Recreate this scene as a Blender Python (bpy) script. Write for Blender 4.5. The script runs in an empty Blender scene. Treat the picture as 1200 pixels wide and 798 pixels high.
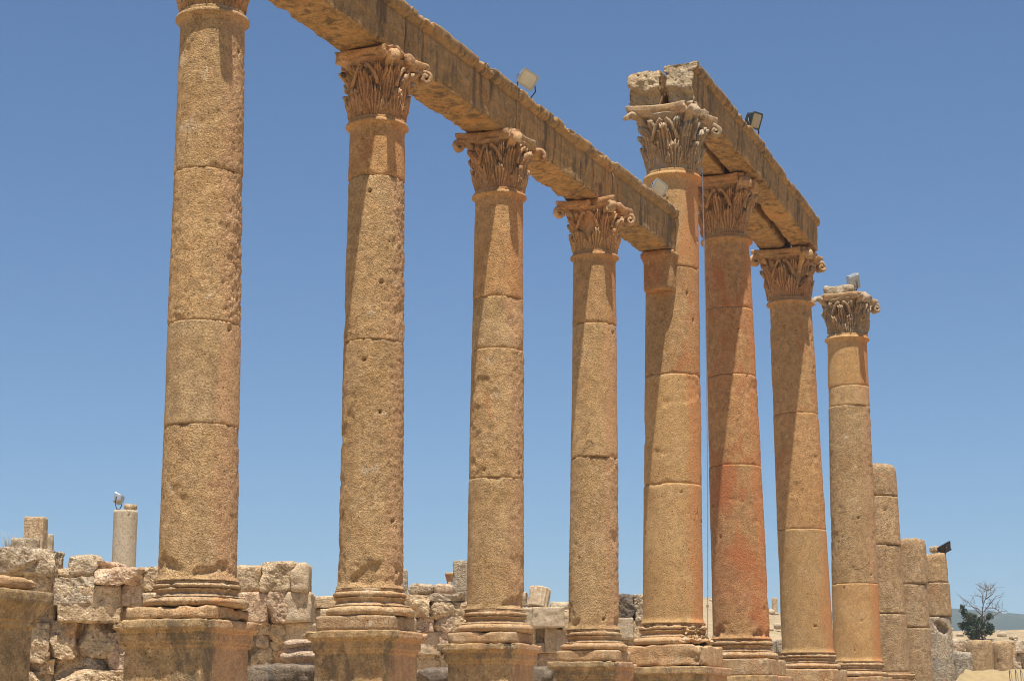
import bpy, math, random
import numpy as np
from mathutils import Vector, Matrix

random.seed(7)
SC = bpy.context.scene
COL = SC.collection
rad = math.radians

# ------------------------------------------------------------------ camera
FPX, PITCH, YAW = 2195.0, rad(11.667), rad(23.108)      # focal length in pixels of a 1200 px wide frame
cam_d = bpy.data.cameras.new('camera')
cam = bpy.data.objects.new('camera', cam_d)
COL.objects.link(cam)
cam.location = (0, 0, 0)                                # eye level is z = 0, the street lies at -1.65
cam.rotation_euler = (math.pi / 2 + PITCH, 0, YAW)
cam_d.sensor_width = 36.0
cam_d.lens = FPX / 1200 * 36.0
cam_d.clip_start = 0.1
cam_d.clip_end = 9000
SC.camera = cam

# ------------------------------------------------------------------ light
SUN_EL, SUN_AZ = 75.0, 30.0        # azimuth measured from the near end of the row (-Y) towards the street (+X)
SKY_STRENGTH, SUN_STRENGTH, EXPOSURE = 0.064, 5.0, 0.60
w = bpy.data.worlds.new('World')
SC.world = w
w.use_nodes = True
nt = w.node_tree
bg = nt.nodes['Background']
sky = nt.nodes.new('ShaderNodeTexSky')
sky.sky_type = 'NISHITA'
sky.sun_disc = False
sky.sun_elevation = rad(SUN_EL)
sky.sun_rotation = rad(180 - SUN_AZ)
sky.altitude = 600
sky.air_density = 1.0
sky.dust_density = 0.3
sky.ozone_density = 3.0
tint = nt.nodes.new('ShaderNodeMix')
tint.data_type, tint.blend_type = 'RGBA', 'MULTIPLY'
tint.inputs[0].default_value = 1.0
tint.inputs[7].default_value = (.80, .96, 1.09, 1)
nt.links.new(sky.outputs[0], tint.inputs[6])
nt.links.new(tint.outputs[2], bg.inputs[0])
bg.inputs[1].default_value = SKY_STRENGTH
sd = bpy.data.lights.new('sun', 'SUN')
sd.energy = SUN_STRENGTH
sd.angle = rad(0.53)
sd.color = (1.0, 0.945, 0.895)
sun = bpy.data.objects.new('sun', sd)
COL.objects.link(sun)
sv = Vector((math.sin(rad(SUN_AZ)) * math.cos(rad(SUN_EL)), -math.cos(rad(SUN_AZ)) * math.cos(rad(SUN_EL)), math.sin(rad(SUN_EL))))
sun.rotation_euler = sv.to_track_quat('Z', 'Y').to_euler()
sun.location = (20, -10, 60)
SC.view_settings.view_transform = 'Standard'
SC.view_settings.look = 'None'
SC.view_settings.gamma = 1.0
SC.view_settings.use_curve_mapping = False
SC.view_settings.exposure = EXPOSURE
SC.cycles.max_bounces = 6
SC.cycles.diffuse_bounces = 4
SC.cycles.volume_bounces = 0
SC.cycles.use_denoising = True
SC.cycles.pixel_filter_type = 'BLACKMAN_HARRIS'
SC.cycles.filter_width = 1.05

# ------------------------------------------------------------------ survey helpers (camera geometry, used to measure the site)
CF = np.array([-math.sin(YAW) * math.cos(PITCH), math.cos(YAW) * math.cos(PITCH), math.sin(PITCH)])
CR = np.array([math.cos(YAW), math.sin(YAW), 0.0])
CU = np.cross(CR, CF)
HF = np.array([-math.sin(YAW), math.cos(YAW), 0.0])     # horizontal forward


def at(px, py, d):
    return (CF + CR * (px - 600) / FPX - CU * (py - 399) / FPX) * d


def onx(px, py, x):
    r = at(px, py, 1.0)
    return r * (x / r[0])


def z_over(xy, py):
    """height at which the upright through xy is cut by picture row py"""
    a = CU + CF * ((py - 399) / FPX)
    return -(a[0] * xy[0] + a[1] * xy[1]) / a[2]


# ------------------------------------------------------------------ vector noise
def _h(ix, iy, iz, seed):
    h = (ix.astype(np.int64) * 374761393 + iy.astype(np.int64) * 668265263 + iz.astype(np.int64) * 2147483647 + seed * 1274126177) & 0xFFFFFFFF
    h = ((h ^ (h >> 13)) * 1274126177) & 0xFFFFFFFF
    h = ((h ^ (h >> 16)) * 2246822519) & 0xFFFFFFFF
    return (h ^ (h >> 15)) & 0xFFFFFFFF


def vnoise(p, seed=0):
    f = np.floor(p)
    t = p - f
    f = f.astype(np.int64)
    t = t * t * t * (t * (t * 6 - 15) + 10)
    out = 0
    for dx in (0, 1):
        wx = t[:, 0] if dx else 1 - t[:, 0]
        for dy in (0, 1):
            wy = t[:, 1] if dy else 1 - t[:, 1]
            for dz in (0, 1):
                wz = t[:, 2] if dz else 1 - t[:, 2]
                out = out + wx * wy * wz * (_h(f[:, 0] + dx, f[:, 1] + dy, f[:, 2] + dz, seed) / 2147483648.0 - 1.0)
    return out


def fbm(p, scale=1.0, octv=4, seed=0, rough=0.5):
    p = np.asarray(p, float) * scale
    a, s, tot = 1.0, 0.0, 0.0
    for o in range(octv):
        s = s + a * vnoise(p + 17.3 * o, seed + o * 11)
        tot += a
        a *= rough
        p = p * 2.03
    return s / tot


def worley(p, scale=1.0, seed=0):
    p = np.asarray(p, float) * scale
    f = np.floor(p).astype(np.int64)
    best = np.full(len(p), 9.0)
    for dx in (-1, 0, 1):
        for dy in (-1, 0, 1):
            for dz in (-1, 0, 1):
                c = f + np.array([dx, dy, dz])
                q = np.stack([_h(c[:, 0], c[:, 1], c[:, 2], seed + k * 7) / 4294967296.0 for k in (1, 2, 3)], 1) + c
                best = np.minimum(best, ((p - q) ** 2).sum(1))
    return np.sqrt(best)


def scallop(p, scale, seed=0):
    """broken edge: hollows with sharp ridges between, only here and there"""
    m = sstep(-.02, .28, fbm(p, scale * .35, 3, seed + 21))
    return m * (sstep(.75, .10, worley(p, scale, seed)) + .45 * sstep(.7, .1, worley(p, scale * 2.7, seed + 1)))


def sstep(a, b, x):
    t = np.clip((x - a) / (b - a), 0, 1)
    return t * t * (3 - 2 * t)


# ------------------------------------------------------------------ mesh building
class MB:
    def __init__(self):
        self.v, self.f, self.n = [], [], 0

    def add(self, v, f):
        v = np.asarray(v, float)
        self.f += [tuple(int(i) + self.n for i in q) for q in f]
        self.v.append(v)
        self.n += len(v)
        return self

    def verts(self):
        return np.concatenate(self.v) if self.v else np.zeros((0, 3))

    def build(self, name, m, parent=None, smooth=True, loc=None, rot=None):
        me = bpy.data.meshes.new(name)
        me.from_pydata(self.verts().tolist(), [], self.f)
        me.update()
        if smooth:
            me.polygons.foreach_set('use_smooth', [True] * len(me.polygons))
        me.materials.append(m)
        o = bpy.data.objects.new(name, me)
        COL.objects.link(o)
        if parent is not None:
            o.parent = parent
        if loc is not None:
            o.location = loc
        if rot is not None:
            o.rotation_euler = rot
        return o


def empty(name, loc, label, cat, group=None, rot=None):
    o = bpy.data.objects.new(name, None)
    COL.objects.link(o)
    o.empty_display_size = 0.2
    o.location = loc
    if rot is not None:
        o.rotation_euler = rot
    return tag(o, label, cat, group)


def tag(o, label, cat, group=None, kind=None):
    o['label'] = label
    o['category'] = cat
    if group:
        o['group'] = group
    o['kind'] = kind or 'thing'
    return o


def struct(o):
    o['kind'] = 'structure'
    return o


def loft(rings, cap0=True, cap1=True, close=True):
    """rings: (m, n, 3) array of loops -> verts, faces"""
    m, n, _ = rings.shape
    v = rings.reshape(-1, 3)
    i = np.arange(m - 1)[:, None] * n
    j = np.arange(n if close else n - 1)[None, :]
    k = (j + 1) % n
    q = np.stack([i + j, i + k, i + n + k, i + n + j], -1).reshape(-1, 4)
    f = [tuple(r) for r in q]
    extra = []
    if cap0:
        extra.append(rings[0].mean(0))
        c = len(v)
        f += [(c, (a + 1) % n, a) for a in range(n)]
    if cap1:
        c = len(v) + len(extra)
        extra.append(rings[-1].mean(0))
        b = (m - 1) * n
        f += [(c, b + a, b + (a + 1) % n) for a in range(n)]
    if extra:
        v = np.concatenate([v, np.array(extra)])
    return v, f


def ring_normals(R):
    du = np.roll(R, -1, 1) - np.roll(R, 1, 1)
    dv = np.gradient(R, axis=0)
    n = np.cross(du, dv)
    return n / (np.linalg.norm(n, axis=2, keepdims=True) + 1e-9)


def lathe(zs, rs, segs):
    a = np.linspace(0, 2 * np.pi, segs, endpoint=False)
    zs, rs = np.asarray(zs, float), np.asarray(rs, float)
    return np.stack([rs[:, None] * np.cos(a), rs[:, None] * np.sin(a), np.repeat(zs[:, None], segs, 1)], -1)


def square_loop(n, rc=0.04):
    """unit square loop (half side 1), 4n points, corners slightly rounded"""
    t = np.linspace(-1, 1, n, endpoint=False)
    o = np.ones(n)
    P = np.concatenate([np.stack([o, t], 1), np.stack([-t, o], 1), np.stack([-o, -t], 1), np.stack([t, -o], 1)])
    c = np.clip(P, -(1 - rc), 1 - rc)
    d = P - c
    l = np.linalg.norm(d, axis=1, keepdims=True)
    return c + d / np.maximum(l, 1e-9) * rc


def dense(profile, step):
    """resample a polyline of (z, r) so that no piece is longer than step"""
    out = [profile[0]]
    for (z0, r0), (z1, r1) in zip(profile, profile[1:]):
        k = max(1, int(math.ceil(math.hypot(z1 - z0, r1 - r0) / step)))
        for i in range(1, k + 1):
            out.append((z0 + (z1 - z0) * i / k, r0 + (r1 - r0) * i / k))
    return out


def torus_bits(z0, z1, r0, bulge, n=8):
    zc, h = (z0 + z1) / 2, (z1 - z0) / 2
    return [(zc + h * math.sin(a), r0 + bulge * math.cos(a)) for a in np.linspace(-math.pi / 2, math.pi / 2, n)]


def box_grid(hx, hy, hz, step, mx=60):
    """surface grid of a box, welded"""
    h = np.array([hx, hy, hz])
    cnt = [int(min(mx, max(3, round(2 * s / step)))) for s in h]
    vs, fs, base = [], [], 0
    for ax in range(3):
        b, c = (ax + 1) % 3, (ax + 2) % 3
        nb, nc = cnt[b], cnt[c]
        for sg in (-1, 1):
            B, C_ = np.meshgrid(np.linspace(-1, 1, nb + 1), np.linspace(-1, 1, nc + 1), indexing='ij')
            P = np.zeros((nb + 1, nc + 1, 3))
            P[..., ax] = sg
            P[..., b] = B
            P[..., c] = C_
            vs.append(P.reshape(-1, 3))
            i, j = np.meshgrid(np.arange(nb), np.arange(nc), indexing='ij')
            i, j = i.ravel(), j.ravel()
            k = nc + 1
            q = np.stack([i * k + j, (i + 1) * k + j, (i + 1) * k + j + 1, i * k + j + 1], 1)
            if sg < 0:
                q = q[:, ::-1]
            fs.append(q + base)
            base += (nb + 1) * (nc + 1)
    V = np.concatenate(vs)
    Q = np.concatenate(fs)
    key = np.round(V * 1e5).astype(np.int64)
    _, first, inv = np.unique(key, axis=0, return_index=True, return_inverse=True)
    return V[first] * h, inv.reshape(-1)[Q]


def rock(hx, hy, hz, step=0.05, seed=0, rnd=0.05, rough=0.02, big=0.04, pits=0.0, cut=0, taper=0.0):
    """a weathered squared stone: worn edges, broken corners, hollowed faces"""
    V, Q = box_grid(hx, hy, hz, step)
    h = np.array([hx, hy, hz])
    off = np.array([seed * 3.71, seed * 1.93, seed * 0.77])
    rr = np.clip(rnd * (1 + 1.3 * fbm(V + off, 1.6 / max(h.min() * 2, .1), 3, seed)), 0.006, h.min() * .95)[:, None]
    inner = np.clip(V, -(h - rr), h - rr)
    d = V - inner
    l = np.linalg.norm(d, axis=1, keepdims=True)
    N = d / np.maximum(l, 1e-9)
    P = inner + N * rr
    rg = np.random.RandomState(seed + 5)
    for _ in range(cut):                                  # broken-off corners: flatten beyond a random plane
        cn = rg.choice([-1, 1], 3) * rg.uniform(.35, 1, 3)
        cn /= np.linalg.norm(cn)
        lim = (np.abs(cn) * h).sum() * rg.uniform(.58, .84)
        s = P @ cn + 0.02 * fbm(P + off, 5, 3, seed)
        P = P - np.maximum(s - lim, 0)[:, None] * cn
    disp = big * fbm(P + off, 1.4, 3, seed + 1) + rough * fbm(P + off, 7, 4, seed + 2, .6)
    if pits:
        disp = disp - pits * sstep(.5, .05, worley(P + off, 9, seed))
    P = P + N * disp[:, None]
    if taper:
        P[:, :2] *= (1 - taper * (P[:, 2:3] / hz + 1) / 2)
    return P, [tuple(q) for q in Q]


def tube(path, radii, n=8):
    path = np.asarray(path, float)
    radii = np.broadcast_to(np.asarray(radii, float), (len(path),))
    T = np.gradient(path, axis=0)
    T /= np.linalg.norm(T, axis=1, keepdims=True) + 1e-9
    up = np.array([0, 0, 1.0]) if abs(T[0][2]) < .9 else np.array([1.0, 0, 0])
    a = np.linspace(0, 2 * np.pi, n, endpoint=False)
    rings = []
    for p, t, r in zip(path, T, radii):
        s = np.cross(t, up)
        if np.linalg.norm(s) < 1e-4:
            s = np.array([1.0, 0, 0])
        s /= np.linalg.norm(s)
        up = np.cross(s, t)
        rings.append(p + r * (np.cos(a)[:, None] * s + np.sin(a)[:, None] * up))
    return loft(np.array(rings))


def rotz(P, a):
    c, s = math.cos(a), math.sin(a)
    P = np.asarray(P, float)
    return np.stack([P[..., 0] * c - P[..., 1] * s, P[..., 0] * s + P[..., 1] * c, P[..., 2]], -1)


# ------------------------------------------------------------------ materials
def nodes_of(name):
    m = bpy.data.materials.new(name)
    m.use_nodes = True
    t = m.node_tree
    b = t.nodes['Principled BSDF']
    return m, t, b


class G:
    """small node-graph helper"""

    def __init__(self, t):
        self.t = t

    def n(self, kind, **kw):
        o = self.t.nodes.new(kind)
        for k, v in kw.items():
            setattr(o, k, v)
        return o

    def put(self, sock, v):
        if isinstance(v, (int, float)):
            sock.default_value = v
        elif isinstance(v, (tuple, list)):
            sock.default_value = v if len(v) == len(sock.default_value) else tuple(v) + (1,)
        else:
            self.t.links.new(v, sock)

    def noise(self, co, scale, detail=4, rough=.55, dist=0.0):
        o = self.n('ShaderNodeTexNoise')
        self.put(o.inputs['Vector'], co)
        o.inputs['Scale'].default_value = scale
        o.inputs['Detail'].default_value = detail
        o.inputs['Roughness'].default_value = rough
        o.inputs['Distortion'].default_value = dist
        return o.outputs['Fac']

    def voro(self, co, scale, rnd=1.0, feature='F1'):
        o = self.n('ShaderNodeTexVoronoi', feature=feature)
        self.put(o.inputs['Vector'], co)
        o.inputs['Scale'].default_value = scale
        o.inputs['Randomness'].default_value = rnd
        return o.outputs['Distance']

    def ramp(self, v, a, b, lo=0.0, hi=1.0):
        o = self.n('ShaderNodeMapRange', interpolation_type='SMOOTHSTEP')
        self.put(o.inputs[0], v)
        for k, x in zip((1, 2, 3, 4), (a, b, lo, hi)):
            o.inputs[k].default_value = x
        return o.outputs[0]

    def math(self, op, a, b=0.0):
        o = self.n('ShaderNodeMath', operation=op)
        self.put(o.inputs[0], a)
        self.put(o.inputs[1], b)
        return o.outputs[0]

    def mix(self, f, a, b, mode='MIX'):
        o = self.n('ShaderNodeMix', data_type='RGBA', blend_type=mode)
        self.put(o.inputs[0], f)
        self.put(o.inputs[6], a)
        self.put(o.inputs[7], b)
        return o.outputs[2]

    def scale(self, co, v):
        o = self.n('ShaderNodeMapping')
        self.put(o.inputs[0], co)
        o.inputs[3].default_value = v
        return o.outputs[0]


def stone(name, c1, c2, rust=(.36, .13, .045), rust_amt=.4, grey=(.20, .165, .125), grey_amt=.35, pale=(.60, .48, .32), pale_amt=.3,
          pit=52.0, bump=.5, streak=0.0, contrast=.26, black=0.0, grain=26.0, crack=.45, worn=0.0, side=0.0, side_col=(.47, .20, .075)):
    m, t, b = nodes_of(name)
    g = G(t)
    tc = g.n('ShaderNodeTexCoord').outputs['Object']
    oi = g.n('ShaderNodeObjectInfo')
    ofs = g.n('ShaderNodeVectorMath', operation='SCALE')
    ofs.inputs[0].default_value = (37.0, 91.0, 53.0)
    t.links.new(oi.outputs['Random'], ofs.inputs['Scale'])
    add = g.n('ShaderNodeVectorMath', operation='ADD')
    t.links.new(tc, add.inputs[0])
    t.links.new(ofs.outputs[0], add.inputs[1])
    co = add.outputs[0]
    big = g.noise(co, 1.1, 5, .6, .3)
    col = g.mix(g.ramp(big, .34, .66), c1, c2)
    # tone differs a little from stone to stone
    col = g.mix(1.0, col, g.mix(oi.outputs['Random'], (.86, .87, .90), (1.10, 1.05, 1.0)), 'MULTIPLY')
    med = g.noise(co, 7.0, 8, .68)
    fine = g.noise(co, 46.0, 7, .75)
    g1 = g.noise(co, grain, 5, .68, .3)
    crev = g.math('MULTIPLY', g.ramp(g1, .475, .36), g.ramp(g.noise(co, 1.7, 5, .65), .36, .60, .12, 1.0))
    col = g.mix(g.math('MULTIPLY', crev, .62), col, g.mix(1.0, col, (.42, .36, .30), 'MULTIPLY'))
    col = g.mix(g.math('MULTIPLY', g.ramp(g1, .54, .66), .30), col, pale)
    col = g.mix(1.0, col, g.mix(g.ramp(med, .3, .7), (1 - contrast,) * 3, (1 + contrast * .55,) * 3), 'MULTIPLY')
    if rust_amt:
        rm = g.ramp(g.noise(g.scale(co, (1, 1, .55)), 1.35, 6, .62, .8), .66 - .22 * rust_amt, .80 - .16 * rust_amt)
        col = g.mix(g.math('MULTIPLY', rm, .85), col, rust)
    if pale_amt:
        pm = g.ramp(g.noise(co, 3.1, 7, .7, .5), .70 - .16 * pale_amt, .76 - .14 * pale_amt)
        col = g.mix(g.math('MULTIPLY', pm, .6), col, pale)
    if grey_amt:
        gm = g.ramp(g.noise(g.scale(co, (1, 1, .6)), 2.3, 8, .72, .6), .68 - .2 * grey_amt, .80 - .2 * grey_amt)
        col = g.mix(g.math('MULTIPLY', gm, .8), col, grey)
    if streak:
        sm = g.noise(g.scale(co, (1, 1, .10)), 5.5, 7, .7, .2)
        sm2 = g.noise(co, 1.2, 3, .5)
        k = g.math('MULTIPLY', g.ramp(sm, .46, .60), g.ramp(sm2, .36, .58))
        col = g.mix(g.math('MULTIPLY', k, streak), col, (.085, .062, .043))
    if black:
        bm = g.math('MULTIPLY', g.ramp(g.noise(co, 2.6, 9, .78, .4), .56, .68), g.ramp(fine, .38, .6))
        col = g.mix(g.math('MULTIPLY', bm, black), col, (.07, .058, .045))
    if side:                                               # the weather side of the shafts is stained orange
        xy = g.n('ShaderNodeVectorMath', operation='MULTIPLY')
        t.links.new(tc, xy.inputs[0])
        xy.inputs[1].default_value = (1, 1, 0)
        nz = g.n('ShaderNodeVectorMath', operation='NORMALIZE')
        t.links.new(xy.outputs[0], nz.inputs[0])
        dt_ = g.n('ShaderNodeVectorMath', operation='DOT_PRODUCT')
        t.links.new(nz.outputs[0], dt_.inputs[0])
        dt_.inputs[1].default_value = (.94, .34, 0)
        edge = g.math('ADD', dt_.outputs['Value'], g.math('MULTIPLY', g.math('SUBTRACT', g.noise(g.scale(co, (1, 1, .35)), 2.6, 8, .72), .5), 1.5))
        sk = g.ramp(edge, .40, .80)
        col = g.mix(g.math('MULTIPLY', sk, side), col, g.mix(g.ramp(fine, .35, .65), side_col, tuple(x * 1.25 for x in side_col)))
    pv = g.voro(co, pit)
    pn = g.noise(co, pit * .4, 4, .6)
    pm = g.math('MULTIPLY', g.ramp(pv, .36, .12), g.ramp(pn, .40, .58))
    pv2 = g.math('MULTIPLY', g.ramp(g.voro(co, pit * .33), .22, .10), g.ramp(g.noise(co, 4.0, 3, .6), .50, .62))
    pm = g.math('MAXIMUM', pm, pv2)
    col = g.mix(g.math('MULTIPLY', pm, .85), col, (.10, .055, .022))
    col = g.mix(1.0, col, g.mix(g.ramp(fine, .3, .7), (.74,) * 3, (1.20,) * 3), 'MULTIPLY')
    if worn:                                               # projecting edges are rubbed pale
        pt_ = g.n('ShaderNodeNewGeometry').outputs['Pointiness']
        wm = g.math('MULTIPLY', g.ramp(pt_, .525, .62), g.ramp(g.noise(co, 3.0, 4, .65), .38, .58))
        col = g.mix(g.math('MULTIPLY', wm, worn), col, pale)
    ck = None
    if crack:
        wob = g.n('ShaderNodeVectorMath', operation='MULTIPLY_ADD')
        wn = g.n('ShaderNodeTexNoise')
        t.links.new(co, wn.inputs['Vector'])
        wn.inputs['Scale'].default_value = 3.0
        wn.inputs['Detail'].default_value = 6
        t.links.new(wn.outputs['Color'], wob.inputs[0])
        wob.inputs[1].default_value = (.35, .35, .35)
        t.links.new(co, wob.inputs[2])
        ck = g.math('MULTIPLY', g.ramp(g.voro(wob.outputs[0], .75, 1.0, 'DISTANCE_TO_EDGE'), .008, .002), g.ramp(g.noise(co, .9, 3, .5), .60, .66))
        col = g.mix(g.math('MULTIPLY', ck, crack), col, (.09, .055, .03))
    t.links.new(col, b.inputs['Base Color'])
    b.inputs['Roughness'].default_value = .92
    b.inputs['Specular IOR Level'].default_value = .15
    h = g.math('ADD', g.math('ADD', g.math('MULTIPLY', med, .45), g.math('MULTIPLY', g.ramp(g1, .34, .60), .32)), g.math('MULTIPLY', fine, .5))
    if ck is not None:
        h = g.math('SUBTRACT', h, g.math('MULTIPLY', ck, .6))
    h = g.math('SUBTRACT', h, g.math('MULTIPLY', pm, .5))
    gv = g.voro(co, pit * 1.1)
    h = g.math('ADD', h, g.math('MULTIPLY', g.math('MULTIPLY', gv, gv), -.5))
    bp = g.n('ShaderNodeBump')
    bp.inputs['Strength'].default_value = bump
    bp.inputs['Distance'].default_value = .035
    t.links.new(h, bp.inputs['Height'])
    t.links.new(bp.outputs[0], b.inputs['Normal'])
    return m


def plain(name, c, rough=.6, metal=0.0, var=.12, scale=14.0, bump=0.0):
    m, t, b = nodes_of(name)
    g = G(t)
    tc = g.n('ShaderNodeTexCoord').outputs['Object']
    n = g.noise(tc, scale, 5, .6)
    col = g.mix(g.ramp(n, .3, .7), tuple(x * (1 - var) for x in c), tuple(min(1, x * (1 + var)) for x in c))
    t.links.new(col, b.inputs['Base Color'])
    b.inputs['Roughness'].default_value = rough
    b.inputs['Metallic'].default_value = metal
    if bump:
        bp = g.n('ShaderNodeBump')
        bp.inputs['Strength'].default_value = bump
        bp.inputs['Distance'].default_value = .02
        t.links.new(n, bp.inputs['Height'])
        t.links.new(bp.outputs[0], b.inputs['Normal'])
    return m


M = {}
M['shaft_tan'] = stone('pitted tan limestone', (.49, .305, .13), (.56, .37, .175), side=.45, side_col=(.50, .27, .14), black=.25, rust=(.46, .21, .08), rust_amt=.25, grey_amt=.3, pale=(.68, .53, .34), pale_amt=.6, grain=26, bump=.75)
M['shaft_fine'] = stone('fine pitted limestone', (.47, .30, .13), (.54, .36, .175), side=.5, side_col=(.50, .265, .13), rust=(.46, .21, .08), rust_amt=.35, grey_amt=.2, pale=(.66, .52, .33), pale_amt=.45, grain=48, pit=36, bump=.45, contrast=.3)
M['shaft_ochre'] = stone('ochre limestone', (.46, .27, .11), (.50, .30, .13), side=.42, rust=(.42, .17, .065), rust_amt=.55, grey_amt=.2, pale_amt=.25)
M['shaft_red'] = stone('reddish limestone', (.47, .27, .11), (.48, .235, .10), side=.85, rust=(.43, .155, .06), rust_amt=.8, grey_amt=.25, pale_amt=.15)
M['shaft_smooth'] = stone('dressed ochre limestone', (.495, .295, .115), (.545, .345, .148), side=.75, rust_amt=.25, grey_amt=.1, pale_amt=.2, pit=40, bump=.32, contrast=.18, grain=34)
M['base'] = stone('base limestone', (.52, .36, .19), (.50, .30, .14), rust=(.46, .21, .08), rust_amt=.6, grey_amt=.3, pale=(.68, .56, .38), pale_amt=.8, black=.2, worn=0.5)
M['pedestal'] = stone('pedestal limestone', (.44, .295, .135), (.51, .355, .175), side=.5, side_col=(.50, .265, .14), rust=(.48, .24, .10), rust_amt=.5, grey=(.17, .13, .08), grey_amt=.95, pale=(.62, .48, .30), pale_amt=.5, black=.85, contrast=.36, worn=0.6)
M['pedestal_plain'] = stone('old pedestal limestone', (.40, .265, .12), (.47, .32, .16), rust=(.48, .24, .10), rust_amt=.5, grey=(.17, .13, .08), grey_amt=.8, pale=(.62, .48, .30), pale_amt=.5, black=.8, contrast=.36)
M['capital'] = stone('carved capital limestone', (.50, .31, .14), (.52, .275, .125), rust_amt=.45, grey=(.32, .25, .17), grey_amt=.45, pale=(.66, .53, .36), pale_amt=.35, pit=46, bump=.45, grain=40, crack=0, worn=0.5)
M['capital_grey'] = stone('grey capital limestone', (.46, .33, .185), (.48, .305, .15), rust_amt=.3, grey=(.31, .265, .20), grey_amt=.8, pale=(.64, .53, .38), pale_amt=.35, pit=46, bump=.45, grain=40, crack=0, worn=0.75)
M['beam'] = stone('architrave limestone', (.40, .245, .10), (.47, .285, .12), rust=(.50, .25, .085), rust_amt=.6, grey=(.19, .14, .09), grey_amt=.65, pale=(.60, .44, .26), pale_amt=.4, streak=.72, black=.35, bump=.5, worn=0.6)
M['beam_end'] = stone('rough broken limestone', (.54, .41, .24), (.50, .35, .19), rust_amt=.15, grey_amt=.35, pale_amt=.6, pit=30, bump=.9)
M['wall_tan'] = stone('rubble limestone tan', (.545, .405, .235), (.60, .46, .28), rust=(.47, .27, .12), rust_amt=.3, grey=(.34, .28, .20), grey_amt=.25, pale=(.68, .58, .42), pale_amt=.5, bump=.8, contrast=.30, pit=26, grain=14)
M['wall_pink'] = stone('rubble limestone pink', (.56, .395, .25), (.59, .44, .285), rust=(.50, .28, .16), rust_amt=.5, grey=(.38, .31, .24), grey_amt=.2, pale=(.68, .57, .43), pale_amt=.4, bump=.8, contrast=.28, pit=26, grain=14)
M['wall_pale'] = stone('dressed pale limestone', (.61, .49, .315), (.585, .445, .275), rust_amt=.1, grey=(.42, .36, .27), grey_amt=.35, pale=(.70, .62, .47), pale_amt=.4, bump=.5, contrast=.2, grain=16)
M['wall_grey'] = stone('lichen grey limestone', (.48, .40, .275), (.50, .39, .25), rust_amt=.15, grey=(.28, .25, .195), grey_amt=.6, pale=(.62, .54, .40), pale_amt=.4, bump=.9, contrast=.34, pit=24, black=.25, grain=14)
M['wall_dark'] = stone('dark and shaded stone', (.17, .135, .10), (.24, .19, .13), rust_amt=.1, grey=(.11, .10, .085), grey_amt=.8, pale_amt=.2, bump=.7, black=.5)  # dark stone colour; shade on the low front blocks is painted into it
M['cement'] = stone('repaired smooth stone', (.50, .43, .31), (.47, .395, .27), rust_amt=0, grey_amt=.2, pale_amt=.2, pit=20, bump=.2, contrast=.12)
M['drum'] = stone('drum limestone', (.46, .30, .145), (.52, .36, .19), side=.15, rust=(.46, .21, .08), rust_amt=.3, grey=(.25, .20, .14), grey_amt=.4, pale=(.64, .50, .32), pale_amt=.5, bump=.8, contrast=.34, black=.3, grain=16, pit=30)
M['paving'] = stone('street paving limestone', (.54, .43, .28), (.60, .48, .33), rust_amt=.2, grey_amt=.2, pale_amt=.3, pit=10, bump=.4)
M['metal'] = plain('weathered aluminium', (.42, .43, .43), .45, .6)
M['dark_metal'] = plain('dark painted metal', (.05, .05, .045), .5, .3)
M['lens'] = plain('dusty lamp glass', (.60, .55, .40), .25, 0, .1, 6)
M['lens_dark'] = plain('dusty amber lamp glass', (.36, .29, .15), .25, 0, .15, 6)
M['cable'] = plain('grey cable', (.42, .50, .62), .6)
M['leaf'] = plain('dark evergreen leaves', (.055, .075, .03), .7, 0, .45, 1.6)
M['leaf_olive'] = plain('olive green leaves', (.09, .105, .045), .7, 0, .4, 1.6)
M['bark'] = plain('grey bark', (.19, .15, .12), .9, 0, .3, 20, .4)
M['straw'] = plain('dry straw', (.42, .33, .18), .9, 0, .3, 6)
M['canvas'] = plain('khaki canvas', (.31, .225, .10), .9, 0, .10, 3, .15)


def ground_material():
    m, t, b = nodes_of('dry ground')
    g = G(t)
    tc = g.n('ShaderNodeTexCoord').outputs['Object']
    n1 = g.noise(tc, .06, 8, .65)
    n2 = g.noise(tc, 1.3, 8, .7)
    n3 = g.noise(tc, .35, 6, .65, .5)
    col = g.mix(g.ramp(n1, .35, .65), (.30, .215, .115), (.37, .275, .15))
    col = g.mix(g.math('MULTIPLY', g.ramp(n3, .52, .66), .6), col, (.30, .24, .10))
    col = g.mix(1.0, col, g.mix(g.ramp(n2, .3, .7), (.72,) * 3, (1.15,) * 3), 'MULTIPLY')
    t.links.new(col, b.inputs['Base Color'])
    b.inputs['Roughness'].default_value = 1.0
    bp = g.n('ShaderNodeBump')
    bp.inputs['Strength'].default_value = .6
    bp.inputs['Distance'].default_value = .15
    t.links.new(n2, bp.inputs['Height'])
    t.links.new(bp.outputs[0], b.inputs['Normal'])
    return m


def hill_material():
    m, t, b = nodes_of('wooded hillside')
    g = G(t)
    tc = g.n('ShaderNodeTexCoord').outputs['Object']
    n1 = g.noise(tc, .03, 9, .74, .3)
    n2 = g.noise(tc, .16, 6, .7)
    col = g.mix(g.ramp(n1, .52, .66), (.030, .045, .022), (.22, .18, .115))
    col = g.mix(g.ramp(n2, .42, .62), col, (.045, .06, .028))
    t.links.new(col, b.inputs['Base Color'])
    b.inputs['Roughness'].default_value = 1.0
    return m


M['ground'] = ground_material()
M['hill'] = hill_material()

# ------------------------------------------------------------------ the setting
ROW = -11.735                       # x of the colonnade's axis; the row runs along +Y
YN = np.arange(20)


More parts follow.
